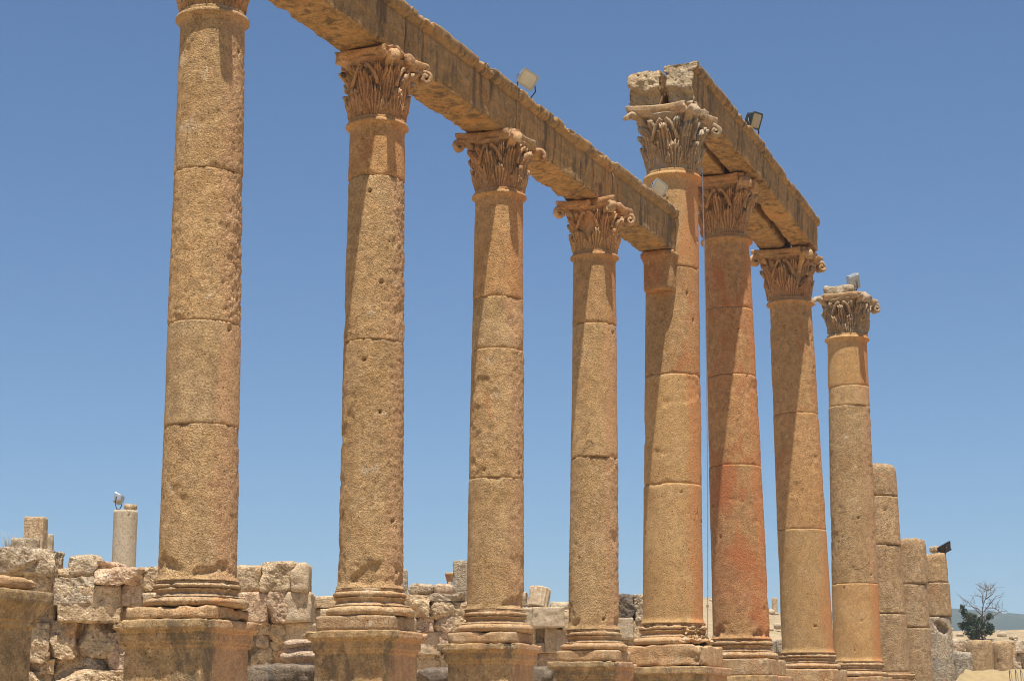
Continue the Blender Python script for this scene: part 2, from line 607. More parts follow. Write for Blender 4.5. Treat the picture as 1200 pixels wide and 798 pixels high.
def terrain():
    """one sheet about the camera: street, forum behind the colonnade, a rise beyond, a valley, far plain"""
    rs = np.concatenate([np.linspace(.5, 30, 30), np.linspace(31.5, 200, 90), np.geomspace(210, 4200, 40)])
    na = 420
    an = np.linspace(0, 2 * np.pi, na, endpoint=False)
    Rr, A = np.meshgrid(rs, an, indexing='ij')
    X, Y = Rr * np.sin(A), Rr * np.cos(A)
    P = np.stack([X, Y, 0 * X], -1).reshape(-1, 3)
    x, y, r = P[:, 0], P[:, 1], np.hypot(P[:, 0], P[:, 1])
    z = np.full(len(P), -1.65)
    z += sstep(-10.3, -12.2, x) * 1.3                                    # forum side is higher than the street
    # direction of the ground point as a picture column
    fw = x * HF[0] + y * HF[1]
    px = 600 + FPX * (x * CR[0] + y * CR[1]) / np.maximum(fw, 1e-3) * .98
    crest_row = np.interp(px, [-500, 560, 640, 760, 830, 860, 905, 960, 1010, 1100, 1200, 2400], [770, 770, 719, 714, 713, 722, 729, 742, 747, 749, 748, 752])
    depth = 150.0
    zc = (852 - crest_row) / FPX * depth * 1.02
    front = sstep(0, 40, fw)
    rise = sstep(58, depth, fw) ** .9
    z = z + (zc - z) * rise * front
    # valley past the crest
    fall = sstep(depth + 2, 420, fw) * front
    z = z + (-18 - z) * fall
    z += .10 * fbm(P, .35, 4, 3) * sstep(12, 40, r) + .35 * fbm(P, .06, 4, 9) * sstep(60, 140, r) * (1 - .8 * rise) + .22 * fbm(P, .5, 4, 5) * rise
    P[:, 2] = z
    v, f = loft(P.reshape(len(rs), na, 3), cap0=True, cap1=False)
    f = [tuple(reversed(q)) for q in f]
    return MB().add(v, f)


struct(terrain().build('ground', M['ground']))


def paving():
    """the paved street in front of the colonnade, laid in diagonal slabs, with the kerb steps of the walk under the columns"""
    mb = MB()
    rg = np.random.RandomState(4)
    for j in range(64):
        for i in range(9):
            cx, cy = -9.6 + i * 1.3 + .65 * (j % 2), -6 + j * 1.0
            v, f = rock(.62, .47, .10, .2, 400 + (i * 7 + j) % 40, .03, .012, .015)
            v = rotz(v, rg.uniform(-.02, .02)) + np.array([cx, cy, -1.70 + rg.uniform(-.012, .012)])
            mb.add(v, f)
    return mb


struct(paving().build('street', M['paving']))


def walk():
    mb = MB()
    for k, (x0, x1, zt) in enumerate(((-13.6, -10.55, -.20), (-10.55, -10.15, -.62), (-10.15, -9.72, -1.10))):
        for j in range(34):
            y0 = -6 + j * 1.9
            v, f = rock((x1 - x0) / 2 - .004, .942, (zt + 1.9) / 2, .2, 500 + k * 40 + j, .03, .015, .02)
            mb.add(v + np.array([(x0 + x1) / 2, y0 + .95, (zt - 1.9) / 2]), f)
    return mb


struct(walk().build('pavement', M['paving']))


def plaza():  # unseen pale forum floor, added to bounce fill light onto the stone
    mb = MB()
    rg = np.random.RandomState(6)
    for j in range(26):
        for i in range(12):
            v, f = rock(1.17, 1.22, .12, .6, 700 + (i * 5 + j) % 30, .03, .02, .03)
            mb.add(v + np.array([-14.95 - i * 2.36, -4 + j * 2.46, -.31 + rg.uniform(-.015, .015)]), f)
    return mb


struct(plaza().build('plaza', M['paving']))


def far_hills():
    na, nr = 300, 40
    pxs = np.linspace(-900, 2300, na)
    t = np.linspace(0, 1, nr)
    ridge = np.interp(pxs, [-900, 300, 700, 980, 1040, 1090, 1130, 1200, 1500, 2300], [800, 790, 760, 722, 718, 717, 719, 723, 735, 760])
    rings = []
    for k in range(nr):
        d = 900 + 620 * t[k]
        base = -25.0
        prof = sstep(0, .8, t[k]) if t[k] < .8 else 1 - .5 * sstep(.8, 1, t[k])
        top = (852 - ridge) / FPX * 1396.0
        gx = HF[None, :] * d + CR[None, :] * ((pxs - 600) / FPX * d * 1.0)[:, None]
        z = base + (top - base) * prof
        gx = gx.copy()
        gx[:, 2] = z
        rings.append(gx)
    Rg = np.array(rings)
    P = Rg.reshape(-1, 3)
    P[:, 2] += 7 * fbm(P * np.array([1, 1, 0]), .012, 4, 21) * np.repeat(np.clip(np.sin(np.pi * t), 0, 1), na) + 3 * fbm(P * np.array([1, 1, 0]), .05, 3, 8)
    v, f = loft(Rg, False, False, close=False)
    f = [tuple(reversed(q)) for q in f]
    return MB().add(v, f)


struct(far_hills().build('hills', M['hill']))


def haze():
    m = bpy.data.materials.new('haze air')
    m.use_nodes = True
    t = m.node_tree
    t.nodes.remove(t.nodes['Principled BSDF'])
    pv = t.nodes.new('ShaderNodeVolumePrincipled')
    pv.inputs['Color'].default_value = (.74, .86, 1.0, 1)
    pv.inputs['Density'].default_value = HAZE
    pv.inputs['Anisotropy'].default_value = .1
    t.links.new(pv.outputs[0], t.nodes['Material Output'].inputs['Volume'])
    X, Y0, Y1, Z0, Z1 = 4300, -4300, 4300, -60, 100
    v = [(sx, sy, sz) for sx in (-X, X) for sy in (Y0, Y1) for sz in (Z0, Z1)]
    f = [(0, 1, 3, 2), (4, 6, 7, 5), (0, 4, 5, 1), (2, 3, 7, 6), (0, 2, 6, 4), (1, 5, 7, 3)]
    o = MB().add(v, f).build('haze', m, smooth=False)
    tag(o, 'pale blue summer haze in front of the distant wooded hills', 'haze', kind='stuff')
    return o


HAZE = 3.0e-4
haze()

# ------------------------------------------------------------------ columns
GZ = -.20                           # top of the walk under the columns


def drum_mesh(z0, z1, rfun, segs, step, seed, rough, centre, ring_top=None, ragged=0.0, mould=None, popcorn=1.0):
    """one drum of a shaft; rfun(z) its radius, centre(z) the axis offset, all in the column's own frame"""
    zs = [z0]
    n = max(4, int((z1 - z0) / step))
    zs = np.linspace(z0, z1, n + 1)
    if ring_top is not None:
        zs = np.unique(np.concatenate([zs[zs < ring_top - .10], np.linspace(ring_top - .10, z1, 16)]))
    rs = np.array([rfun(z) for z in zs])
    R = lathe(zs, rs, segs)
    P = R.reshape(-1, 3)
    off = np.array([seed * 2.7, seed * 1.1, seed * 3.3])
    Q = P + off
    N = P * np.array([1, 1, 0])
    N /= np.linalg.norm(N, axis=1, keepdims=True)
    patch = sstep(-.25, .35, fbm(Q, 1.3, 3, seed))
    wside = sstep(.30, .8, N @ np.array([.94, .34, 0]) + .5 * fbm(Q * np.array([1, 1, .5]), 2.2, 3, seed + 6))
    d = .012 * fbm(Q, .9, 2, seed + 4) + rough * .40 * (1 + 1.0 * wside) * fbm(Q, 13, 4, seed + 1, .7)
    lump = worley(Q, 26, seed)
    d += rough * popcorn * .40 * (.45 - lump) * (.3 + .7 * patch + .9 * wside)
    d -= .03 * wside * np.maximum(0, fbm(Q, 3.2, 4, seed + 12) - .12) * (rough > .009)
    hole = worley(Q, 2.4, seed + 3)
    d -= .05 * sstep(.075, .05, hole)
    if rough > .009:                                        # shallow spalls with sharp lips
        d -= .014 * sstep(.30, .40, fbm(Q, 1.5, 4, seed + 15)) * (.6 + .8 * (worley(Q, 8, seed + 16)))
    if ring_top is not None:                              # keep the neck ring crisp
        keep = sstep(ring_top - .16, ring_top - .07, P[:, 2])
        d = d * (1 - .75 * keep)
    # chipped joints
    joint = .25 + 1.6 * np.maximum(0, fbm(Q * np.array([1, 1, 0]), 1.8, 3, seed + 8))
    e0, e1 = P[:, 2] - z0, z1 - P[:, 2]
    chip = np.maximum(0, fbm(Q * np.array([1, 1, .35]), 4.2, 4, seed + 7) - .05)
    for e, amt in ((e0, .07), (e1, .06 if ring_top is None else 0.0)):
        d -= (.008 * joint * np.clip(1 - e / .010, 0, 1) ** 2 if amt else 0) + amt * chip * np.clip(1 - e / (.02 + .12 * chip), 0, 1)
    if ragged:
        rz = (P[:, 2] - z0) / .30
        cav = fbm(Q * np.array([1, 1, 1.2]), 2.6, 4, seed + 9)
        d -= ragged * sstep(-.05, .25, cav - .55 * np.clip(rz - .35, 0, 3)) * np.clip(rz * 4, 0, 1) * sstep(1.7, .7, rz)
    P = P + N * d[:, None]
    P[:, :2] += np.array([centre(z) for z in zs]).repeat(segs, 0)
    v, f = loft(P.reshape(len(zs), segs, 3))
    return MB().add(v, f)


def attic_base(z0, z1, r, scale, segs, seed, centre, damage=.02, tor=.60):
    """plinth apart; two tori with a hollow between, worn"""
    h = z1 - z0
    tr = tor - .085 * scale
    pr = [(z0, tr - .01)] + torus_bits(z0, z0 + .36 * h, tr, .085 * scale, 11) + [(z0 + .375 * h, tr + .02 * scale), (z0 + .42 * h, tr + .015 * scale), (z0 + .43 * h, r + .055 * scale)]
    pr += [(z0 + (.44 + .24 * k / 6) * h, r + scale * (.012 + .045 * abs(1 - k / 3.0) ** 1.6)) for k in range(7)]
    pr += [(z0 + .70 * h, r + .035 * scale)] + torus_bits(z0 + .71 * h, z0 + .93 * h, r + .010 * scale, .048 * scale, 10) + [(z0 + .94 * h, r + .03 * scale), (z1, r + .03 * scale)]
    pr = dense(pr, .014 * scale)
    R = lathe([p[0] for p in pr], [p[1] for p in pr], segs)
    P = R.reshape(-1, 3)
    N = ring_normals(R).reshape(-1, 3)
    off = np.array([seed * 1.7, seed, seed * 2.3])
    Q = P + off
    d = .009 * fbm(Q, 11, 5, seed, .65) + .009 * fbm(Q, 1.6, 2, seed + 2)
    d -= damage * 2.2 * scallop(Q, 6.0, seed + 5)
    P = P + N * d[:, None]
    P[:, :2] += np.array(centre)
    v, f = loft(P.reshape(R.shape))
    return MB().add(v, f)


def square_block(profile, seed, n=22, step=.03, rough=.012, big=.02, chip=.06, rc=.05, centre=(0, 0), sx=1.0, sy=1.0):
    """square-plan moulded block from a (z, half side) profile, with chipped arrises"""
    pr = dense(profile, step)
    L = square_loop(n, rc)
    R = np.stack([np.concatenate([L * r, np.full((len(L), 1), z)], 1) for z, r in pr])
    P = R.reshape(-1, 3)
    N = ring_normals(R).reshape(-1, 3)
    off = np.array([seed * 2.3, seed * 1.3, seed * .9])
    Q = P + off
    d = rough * fbm(Q, 8, 4, seed, .6) + big * fbm(Q, 1.8, 3, seed + 1)
    mx = max(r for _, r in pr)
    # projecting edges break off first
    rr = np.repeat(np.array([r for _, r in pr]), len(L))
    corner = np.tile(np.abs(L).min(1), len(pr)) ** 6
    zz_ = P[:, 2]
    lo_, hi_ = (pr[0][0], pr[-1][0])
    ez = np.clip(1 - np.minimum(zz_ - lo_, hi_ - zz_) / .05, 0, 1)
    expo = sstep(mx * .9, mx, rr) * (.12 + .75 * ez + corner * .8)
    d -= chip * scallop(Q, 6.0, seed + 3) * expo * 1.1
    P = P + N * d[:, None]
    P[:, 0] = P[:, 0] * sx + centre[0]
    P[:, 1] = P[:, 1] * sy + centre[1]
    v, f = loft(P.reshape(R.shape))
    return MB().add(v, f)


def leaf(th0, rbase, z0, height, width, curl, s, seed, bell):
    """one acanthus leaf: a ribbed, lobed fan lying on the bell, its top curling outwards"""
    nv, nu = 22, 37
    rg = np.random.RandomState(seed % 9973)
    # centre line in (r, z) against the distance q along the leaf: upright, then bending outwards, the very tip drooping
    L = height * 1.20
    q = np.linspace(0, L, 60)
    k = q / L
    ang = np.where(k < .50, rad(87), rad(87) - ((k - .50) / .50) ** 1.5 * rad(102) * curl)
    cr = np.concatenate([[0], np.cumsum(np.cos(ang[:-1])) * (q[1] - q[0])])
    cz = np.concatenate([[0], np.cumsum(np.sin(ang[:-1])) * (q[1] - q[0])])
    cz *= height / cz.max()
    cr = cr + .8 * (np.array([bell(z0 + z) for z in cz]) - bell(z0)) + rbase
    uu = np.linspace(-1, 1, nu)
    au = np.abs(uu)
    lobes = np.abs(np.cos(uu * np.pi * 2.5)) ** .9         # five lobes round the fan
    Lu = L * (1 - .40 * au ** 2.0) * (.86 + .14 * lobes) * (1 + .05 * rg.normal(size=nu) * (au > .2))
    rings_f, rings_b = [], []
    for v in np.linspace(0, 1, nv):
        sh = np.interp(v, [0, .25, .65, .85, 1], [.50, .62, 1.0, 1.0, .80])
        ser = 1 - .20 * au ** 3 * (.5 + .5 * np.cos(v * 2 * np.pi * 3.5))
        a = uu * width * .5 * sh * ser
        st = v * Lu
        r_, z_ = np.interp(st, q, cr), np.interp(st, q, cz)
        an = np.interp(st, q, ang)
        nr, nz = np.sin(an), -np.cos(an)
        fade = 1 - .65 * float(sstep(.80, 1.0, np.array(v)))
        out = s * (.022 + fade * (.050 * min(1, .35 + v * 1.2) * lobes + .016 * np.exp(-(uu / .10) ** 2) - .030 * au ** 2) + .018 * v)
        rings_f.append(np.stack([r_ + nr * out, a, z0 + z_ + nz * out], 1))
        rings_b.append(np.stack([r_ - nr * .018 * s, a * .97, z0 + z_ - nz * .018 * s], 1))
    mid = (rings_f[-1] + rings_b[-1]) / 2                   # close the tip along its edge
    rings_f.append(mid)
    rings_b.append(mid)
    R = np.array([np.concatenate([f_, b_[::-1]]) for f_, b_ in zip(rings_f, rings_b)])
    r, a, z = R[..., 0], R[..., 1], R[..., 2]
    th = th0 + a / np.maximum(r, .25 * s)
    R = np.stack([r * np.cos(th), r * np.sin(th), z], -1)
    P = R.reshape(-1, 3)
    P += np.stack([fbm(P + seed, 12 / s, 3, seed + k_) for k_ in range(3)], 1) * .012 * s
    return loft(P.reshape(R.shape), True, False)


def volute(th0, s, H, seed, turns=1.15, cut=1.0):
    """corner scroll: a stalk rising from the bell to the abacus corner and rolling up under it"""
    r0, z0, rc, zc = .40 * s, .50 * H, .70 * s, .775 * H
    t = np.linspace(0, 1, 20)
    sr = .088 * s
    stalk = np.stack([r0 + (rc - r0) * t ** 1.7, z0 + (zc + sr - z0) * np.sin(t * np.pi / 2)], 1)
    tt = np.linspace(0, 1, 40)[1:]
    a = np.pi / 2 - tt * 2 * np.pi * turns
    rad_ = sr * (1 - .78 * tt)
    sp = np.stack([rc + rad_ * np.cos(a), zc + rad_ * np.sin(a)], 1)
    path = np.concatenate([stalk, sp])
    path = path[:max(8, int(len(path) * cut))]
    th = np.concatenate([np.linspace(.7, 1, 20) * .052 * s, np.linspace(1, .8, 39) * .046 * s])[:len(path)]
    wd = np.concatenate([np.linspace(.045, .075, 20), np.full(39, .075)])[:len(path)] * s
    T = np.gradient(path, axis=0)
    T /= np.linalg.norm(T, axis=1, keepdims=True)
    Nn = np.stack([-T[:, 1], T[:, 0]], 1)
    n = 10
    c = np.linspace(0, 2 * np.pi, n, endpoint=False)
    rings = []
    for p, nn, h_, w_ in zip(path, Nn, th, wd):
        k = 1 - .30 * np.cos(2 * c) ** 2 * 0
        q = np.stack([p[0] + nn[0] * h_ * np.sin(c) * k, w_ * np.sign(np.cos(c)) * np.abs(np.cos(c)) ** .6, p[1] + nn[1] * h_ * np.sin(c) * k], 1)
        rings.append(q)
    R = rotz(np.array(rings), th0)
    P = R.reshape(-1, 3)
    P += np.stack([fbm(P + seed, 9 / s, 3, seed + k) for k in range(3)], 1) * .022 * s
    return loft(P.reshape(R.shape))


def capital(parent, z0, H, s, r0, seed, m, centre, broken=(), missing=(), erode=0.0, skip=.06, clipped=()):
    """Corinthian capital > abacus, volute; the two rows of leaves are carved on the bell"""
    rg = np.random.RandomState(seed)

    def bell(z):
        t = np.clip((z - z0) / H, 0, 1)
        return r0 * .86 + .015 * s * t + .15 * s * np.clip((t - .55) / .40, 0, 1) ** 1.6

    zs = np.linspace(z0, z0 + .87 * H, 40)
    R = lathe(zs, [bell(z) for z in zs], 72)
    P = R.reshape(-1, 3)
    N = P * np.array([1, 1, 0])
    N /= np.linalg.norm(N, axis=1, keepdims=True)
    P = P + N * ((.012 + .03 * erode) * fbm(P + seed, 6 / s, 4, seed))[:, None]
    mb = MB()
    mb.add(*loft(P.reshape(R.shape)))
    for k in range(8):
        if rg.rand() > skip:
            mb.add(*leaf(k * np.pi / 4 + np.pi / 8, bell(z0) + .004, z0 + .004, (.38 + .03 * rg.rand()) * H, .275 * s, .75 + .3 * rg.rand(), s, seed * 31 + k, bell))
    for k in range(8):
        if rg.rand() > skip:
            mb.add(*leaf(k * np.pi / 4, bell(z0) - .004 * s, z0 + .10 * H, (.54 + .03 * rg.rand() + .03 * (k % 2)) * H, .28 * s, .85 + .3 * rg.rand(), s, seed * 57 + k, bell))
    for k in range(4):                                     # calyx leaves and inner scrolls on each side
        a = k * np.pi / 2
        for sg in (-1, 1):
            mb.add(*leaf(a + sg * .46, bell(z0) + .008 * s, z0 + .42 * H, .34 * H, .20 * s, 1.0, s * .8, seed * 13 + k + sg, bell))
            pth = [np.array([bell(z0 + z * H) + .045 * s, y * s, z0 + z * H]) for z, y in ((.45, sg * .20), (.56, sg * .17), (.66, sg * .13), (.73, sg * .085), (.765, sg * .05), (.74, sg * .025), (.715, sg * .045), (.735, sg * .062))]
            v, f = tube(np.array(pth), np.array([.028, .030, .03, .028, .026, .024, .022, .018]) * s, 8)
            mb.add(rotz(v, a), f)
        v, f = rock(.055 * s, .095 * s, .075 * s, .03, seed + k, .05, .02, .02)     # flower at the middle of the abacus
        v = v + np.array([.50 * s, 0, z0 + .90 * H])
        if k not in broken:
            mb.add(rotz(v, a), f)
    if erode:
        V = mb.verts()
        NN = V * np.array([1, 1, 0])
        NN /= np.linalg.norm(NN, axis=1, keepdims=True) + 1e-9
        V = V + NN * (erode * .10 * fbm(V + seed, 4, 4, seed))[:, None] + np.stack([fbm(V + seed * 3, 7, 3, seed + k) for k in (1, 2, 3)], 1) * erode * .05
        mb.v = [V]
    V = mb.verts()
    V[:, :2] += np.array(centre)
    mb.v = [V]
    cap = mb.build('capital', m, parent)
    # volutes at the four corners
    for k in range(4):
        if k in missing:
            continue
        vv, ff = volute(np.pi / 4 + k * np.pi / 2, s, H, seed * 7 + k, cut=.55 if k in broken else .46 if k in clipped else 1.0)
        vv = vv + np.array([0, 0, z0])
        vv[:, :2] += np.array(centre)
        MB().add(vv, ff).build('volute', m, cap)
    # abacus: concave sided slab
    L = []
    cn, md = .585 * s, .455 * s
    tt = np.linspace(-1, 1, 24, endpoint=False)
    for k in range(4):
        q = np.stack([md + (cn - md) * np.abs(tt) ** 2.0, tt * cn * .93, 0 * tt], 1)
        L.append(rotz(q, k * np.pi / 2))
    L = np.concatenate(L)
    zA, zB = z0 + .845 * H, z0 + H
    rings = []
    for z, k in dense([(zA, .90), (zA + .055 * H, .93), (zA + .075 * H, .985), (zB - .02 * H, 1.0), (zB, .985)], .02 * s):
        q = L * k
        q[:, 2] = z
        rings.append(q)
    R = np.array(rings)
    P = R.reshape(-1, 3)
    N = P * np.array([1, 1, 0])
    rl = np.linalg.norm(N, axis=1)
    N /= rl[:, None]
    d = .016 * s * fbm(P + seed, 8 / s, 4, seed + 3)
    th = np.arctan2(P[:, 1], P[:, 0])
    far = sstep(.60 * s, .74 * s, rl)
    for k in range(4):
        dth = np.abs((th - (np.pi / 4 + k * np.pi / 2) + np.pi) % (2 * np.pi) - np.pi)
        if k in broken or k in missing:
            d -= .17 * s * far * (dth < .5) * (1 + .5 * fbm(P, 6, 3, seed))
    d -= .03 * s * np.maximum(0, fbm(P + 3.3, 3, 3, seed + 8))
    d += erode * .10 * fbm(P + seed, 3, 4, seed)
    P = P + N * d[:, None]
    P[:, :2] += np.array(centre)
    v, f = loft(P.reshape(R.shape))
    MB().add(v, f).build('abacus', m, cap)
    return cap


LEAN = CR[:2]


def column(spec):
    name_label = spec['label']
    y = spec['y']
    root = empty('column', (ROW, y, GZ), name_label, 'column', 'columns of the colonnade')
    zb, zr, ct = spec['zb'] - GZ, spec['zr'] - GZ, spec.get('ct', spec['zr'] + .97) - GZ
    lean = spec.get('lean', 0.0)
    rb, rt = spec['db'] / 2, spec['dt'] / 2
    s = spec.get('s', 1.0)
    seed = spec['seed']
    segs, step = spec.get('segs', 128), spec.get('step', .024)

    def centre(z):
        k = min(1.15, max(0, (z - zb) / (zr - zb))) * lean
        return np.array([LEAN[0] * k, LEAN[1] * k])

    zneck = zr + .045 * s

    def rfun(z):
        t = (z - zb) / (zr - zb)
        r = rb + (rt * .965 - rb) * (t ** 1.25)
        r += .045 * s * max(0, 1 - (z - zb) / (.10 * s)) ** 2       # foot flare
        if spec.get('ring', True):
            r += .030 * s * max(0, 1 - (zr - .055 * s - z) / (.10 * s)) ** 2 if z < zr - .055 * s else .030 * s
            if z >= zr - .055 * s:
                q = (z - (zr - .045 * s)) / (.045 * s)
                r += .030 * s * math.sqrt(max(0, 1 - q * q)) if abs(q) <= 1 else -.015 * s
        return r

    js = [zb] + [z - GZ for z in spec['joints']] + [zneck]
    for k, (a, b) in enumerate(zip(js, js[1:])):
        mat_, ro = spec['drums'][min(k, len(spec['drums']) - 1)]
        last = k == len(js) - 2
        drum_mesh(a + .002, b - .002, rfun, segs, step, seed * 10 + k, ro, centre, zr if last and spec.get('ring', True) else None,
                  spec.get('ragged', .03) if k == 0 else 0, None, 1.0).build('drum', M[mat_], root)
    # base and plinth
    pt = spec['pt'] - GZ
    pl = spec['plinth']
    poff = (LEAN[0] * spec.get('ped_off', 0), LEAN[1] * spec.get('ped_off', 0))
    ph = spec.get('plinth_h', .16 * s)
    attic_base(pt + ph, zb, rb, s, 112, seed + 1, (0, 0), spec.get('base_damage', .008), spec['tor']).build('base', M['base'], root)
    square_block([(pt + .004, pl * .97), (pt + .02, pl), (pt + ph - .02, pl), (pt + ph, pl * .98)], seed + 2, 24, .026, .011, .012, spec.get('plinth_chip', .03), spec['prc'], poff).build('plinth', M['base'], root)
    # pedestal with cornice and foot mould
    pc, pd = spec['cornice'], spec['die']
    chh = .30 * s
    prof = [(.0, pd + .13 * s), (.13 * s, pd + .13 * s), (.15 * s, pd + .10 * s), (.24 * s, pd + .02), (.27 * s, pd), (pt - chh, pd), (pt - chh + .015, pd + .025), (pt - chh + .05, pd + .025), (pt - chh + .06, pd + .045)]
    prof += [(pt - chh + .06 + (chh - .20) * q, pd + .045 + (pc - pd - .125) * (q ** 1.5)) for q in np.linspace(.12, 1, 8)]
    prof += [(pt - chh + .07 + (chh - .20), pc - .055), (pt - .112 * s, pc - .055), (pt - .105 * s, pc - .006), (pt - .09 * s, pc), (pt - .012, pc), (pt, pc - .012)]
    ped = square_block(prof, seed + 3, 38, .024, .013, .014, .07, .025, poff)
    ped.build('pedestal', M[spec.get('ped_mat', 'pedestal')], root)
    if spec.get('cap', True):
        capital(root, zneck - .004, ct - zneck + .004, s, rt, seed + 4, M[spec.get('cap_mat', 'capital')], centre(ct), **spec.get('capk', {}))
    return root


def joints(y, rows):
    return [z_over((ROW, y), r) for r in sorted(rows, reverse=True)]


T, O_, Rr_, S_, F_ = 'shaft_tan', 'shaft_ochre', 'shaft_red', 'shaft_smooth', 'shaft_fine'
LOW = dict(db=.89, dt=.80, plinth=.56, prc=.38, cornice=.63, die=.505, tor=.60)
TALL = dict(s=1.38, plinth=.79, prc=.07, tor=.80, cornice=.93, die=.78, segs=112, step=.034)
COLS = [
    dict(LOW, y=18.35, zb=1.613, zr=8.414, ct=9.37, pt=1.175, seed=12, lean=-.04, joints=joints(18.35, [207, 383, 502]), plinth_h=.15,
         drums=[(T, .012), (F_, .008), (T, .026), (T, .016)], segs=160, step=.02, ragged=.045, plinth_chip=.05, ped_off=-.09, cornice=.625, die=.50,
         label='nearest and leftmost full shaft, tan and pitted, its capital cut off by the top edge'),
    dict(LOW, y=22.63, zb=1.806, zr=8.354, ct=9.36, pt=1.255, seed=13, joints=joints(22.63, [214, 404]), plinth_h=.19, ragged=.04,
         drums=[(T, .018), (T, .022), (O_, .009)], segs=144, step=.021, capk=dict(broken=(3,), missing=(2,), erode=.22, skip=.08),
         ped_off=-.045, label='second column from the left, its capital red brown with a pale broken front corner'),
    dict(LOW, y=26.83, zb=1.765, zr=8.435, ct=9.40, pt=1.255, seed=14, lean=.057, joints=joints(26.83, [353, 413, 563]), plinth_h=.17, ragged=.035,
         drums=[(T, .012), (T, .018), (F_, .010), (O_, .006)], capk=dict(broken=(3, 0), erode=.18, skip=.10),
         ped_off=-.06, label='third column from the left, under the joint beside the cream floodlight on the lintel'),
    dict(LOW, y=31.16, zb=1.663, zr=8.431, ct=9.40, pt=1.12, seed=15, lean=.077, joints=joints(31.16, [383, 538]), plinth_h=.19,
         drums=[(T, .014), (F_, .009), (O_, .006)], capk=dict(erode=.12, skip=.06), label='slimmest column carrying the lower lintel, just left of the first taller column'),
    dict(TALL, y=35.59, zb=1.983, zr=11.142, ct=12.56, pt=1.15, seed=16, lean=.15, db=1.19, dt=1.09, joints=joints(35.59, [318, 443, 570]), plinth_h=.42,
         drums=[(S_, .008), (S_, .010), (O_, .009), (S_, .005)], cap_mat='capital_grey', capk=dict(broken=(3,), clipped=(2,), erode=.08), base_damage=.04, plinth_chip=.10, ragged=.0,
         label='tall bracketed column where the lower lintel ends, its grey capital under two broken beam ends'),
    dict(TALL, y=40.39, zb=1.883, zr=10.968, ct=12.36, pt=1.10, seed=17, lean=-.119, db=1.24, dt=1.07, joints=joints(40.39, [365, 443, 548]), plinth_h=.36,
         drums=[(Rr_, .014), (Rr_, .014), (Rr_, .013), (Rr_, .010)], capk=dict(broken=(2, 3), missing=(0,), erode=.3), ragged=.05,
         label='reddest tall column, second of the three that carry the upper lintels'),
    dict(TALL, y=46.24, zb=1.79, zr=10.723, ct=12.02, pt=1.05, seed=18, lean=-.177, db=1.27, dt=1.10, joints=joints(46.24, [487, 622]), plinth_h=.36,
         drums=[(S_, .006), (O_, .012), (O_, .016)], capk=dict(broken=(3,), erode=.3, skip=.12), ragged=.0,
         label='tall column holding up the far end of the upper lintels'),
    dict(TALL, y=51.67, zb=1.749, zr=10.814, ct=12.02, pt=1.0, seed=19, lean=.035, db=1.30, dt=1.13, joints=joints(51.67, [455, 478, 685]), plinth_h=.36,
         drums=[(S_, .007), (T, .018), (F_, .006), (S_, .006)], cap_mat='capital_grey', capk=dict(broken=(2, 3), erode=.7, skip=.2), ragged=.0,
         label='free standing column with a battered capital and a floodlight on top, carrying no lintel'),
]
ROOTS = [column(c) for c in COLS]

# the pedestal at the left edge has lost its column
def lone_pedestal():
    y, pt, pc, pd = 14.0, 1.25 - GZ, .74, .60
    root = empty('pedestal', (ROW, y, GZ), 'moulded pedestal without a column, cut by the left edge at the bottom', 'pedestal')
    prof = [(0, pd + .13), (.13, pd + .13), (.15, pd + .10), (.24, pd + .02), (.27, pd), (pt - .34, pd), (pt - .33, pd + .03), (pt - .28, pd + .035), (pt - .27, pd + .06)]
    prof += [(pt - .26 + .14 * q, pd + .06 + .075 * q ** 1.6) for q in np.linspace(.1, 1, 7)] + [(pt - .11, pc - .005), (pt - .10, pc), (pt - .015, pc), (pt, pc - .015)]
    square_block(prof, 90, 40, .022, .010, .014, .06, .03).build('pedestal', M['pedestal_plain'], root)
    square_block([(pt + .004, .60), (pt + .03, .64), (pt + .10, .64), (pt + .13, .60)], 91, 24, .03, .02, .04, .12, .08).build('plinth', M['base'], root)


lone_pedestal()

# bracket that carries the end of the lower lintel on the first tall column
zk = 9.42 - GZ
prof = [(zk - .80, .30), (zk - .78, .315), (zk - .22, .315), (zk - .20, .33), (zk - .15, .345), (zk - .10, .365), (zk - .04, .365), (zk, .35)]
br = square_block(prof, 77, 20, .035, .012, .02, .05, .45, centre=(.03, -.42))
br.build('bracket', M['shaft_red'], ROOTS[4])

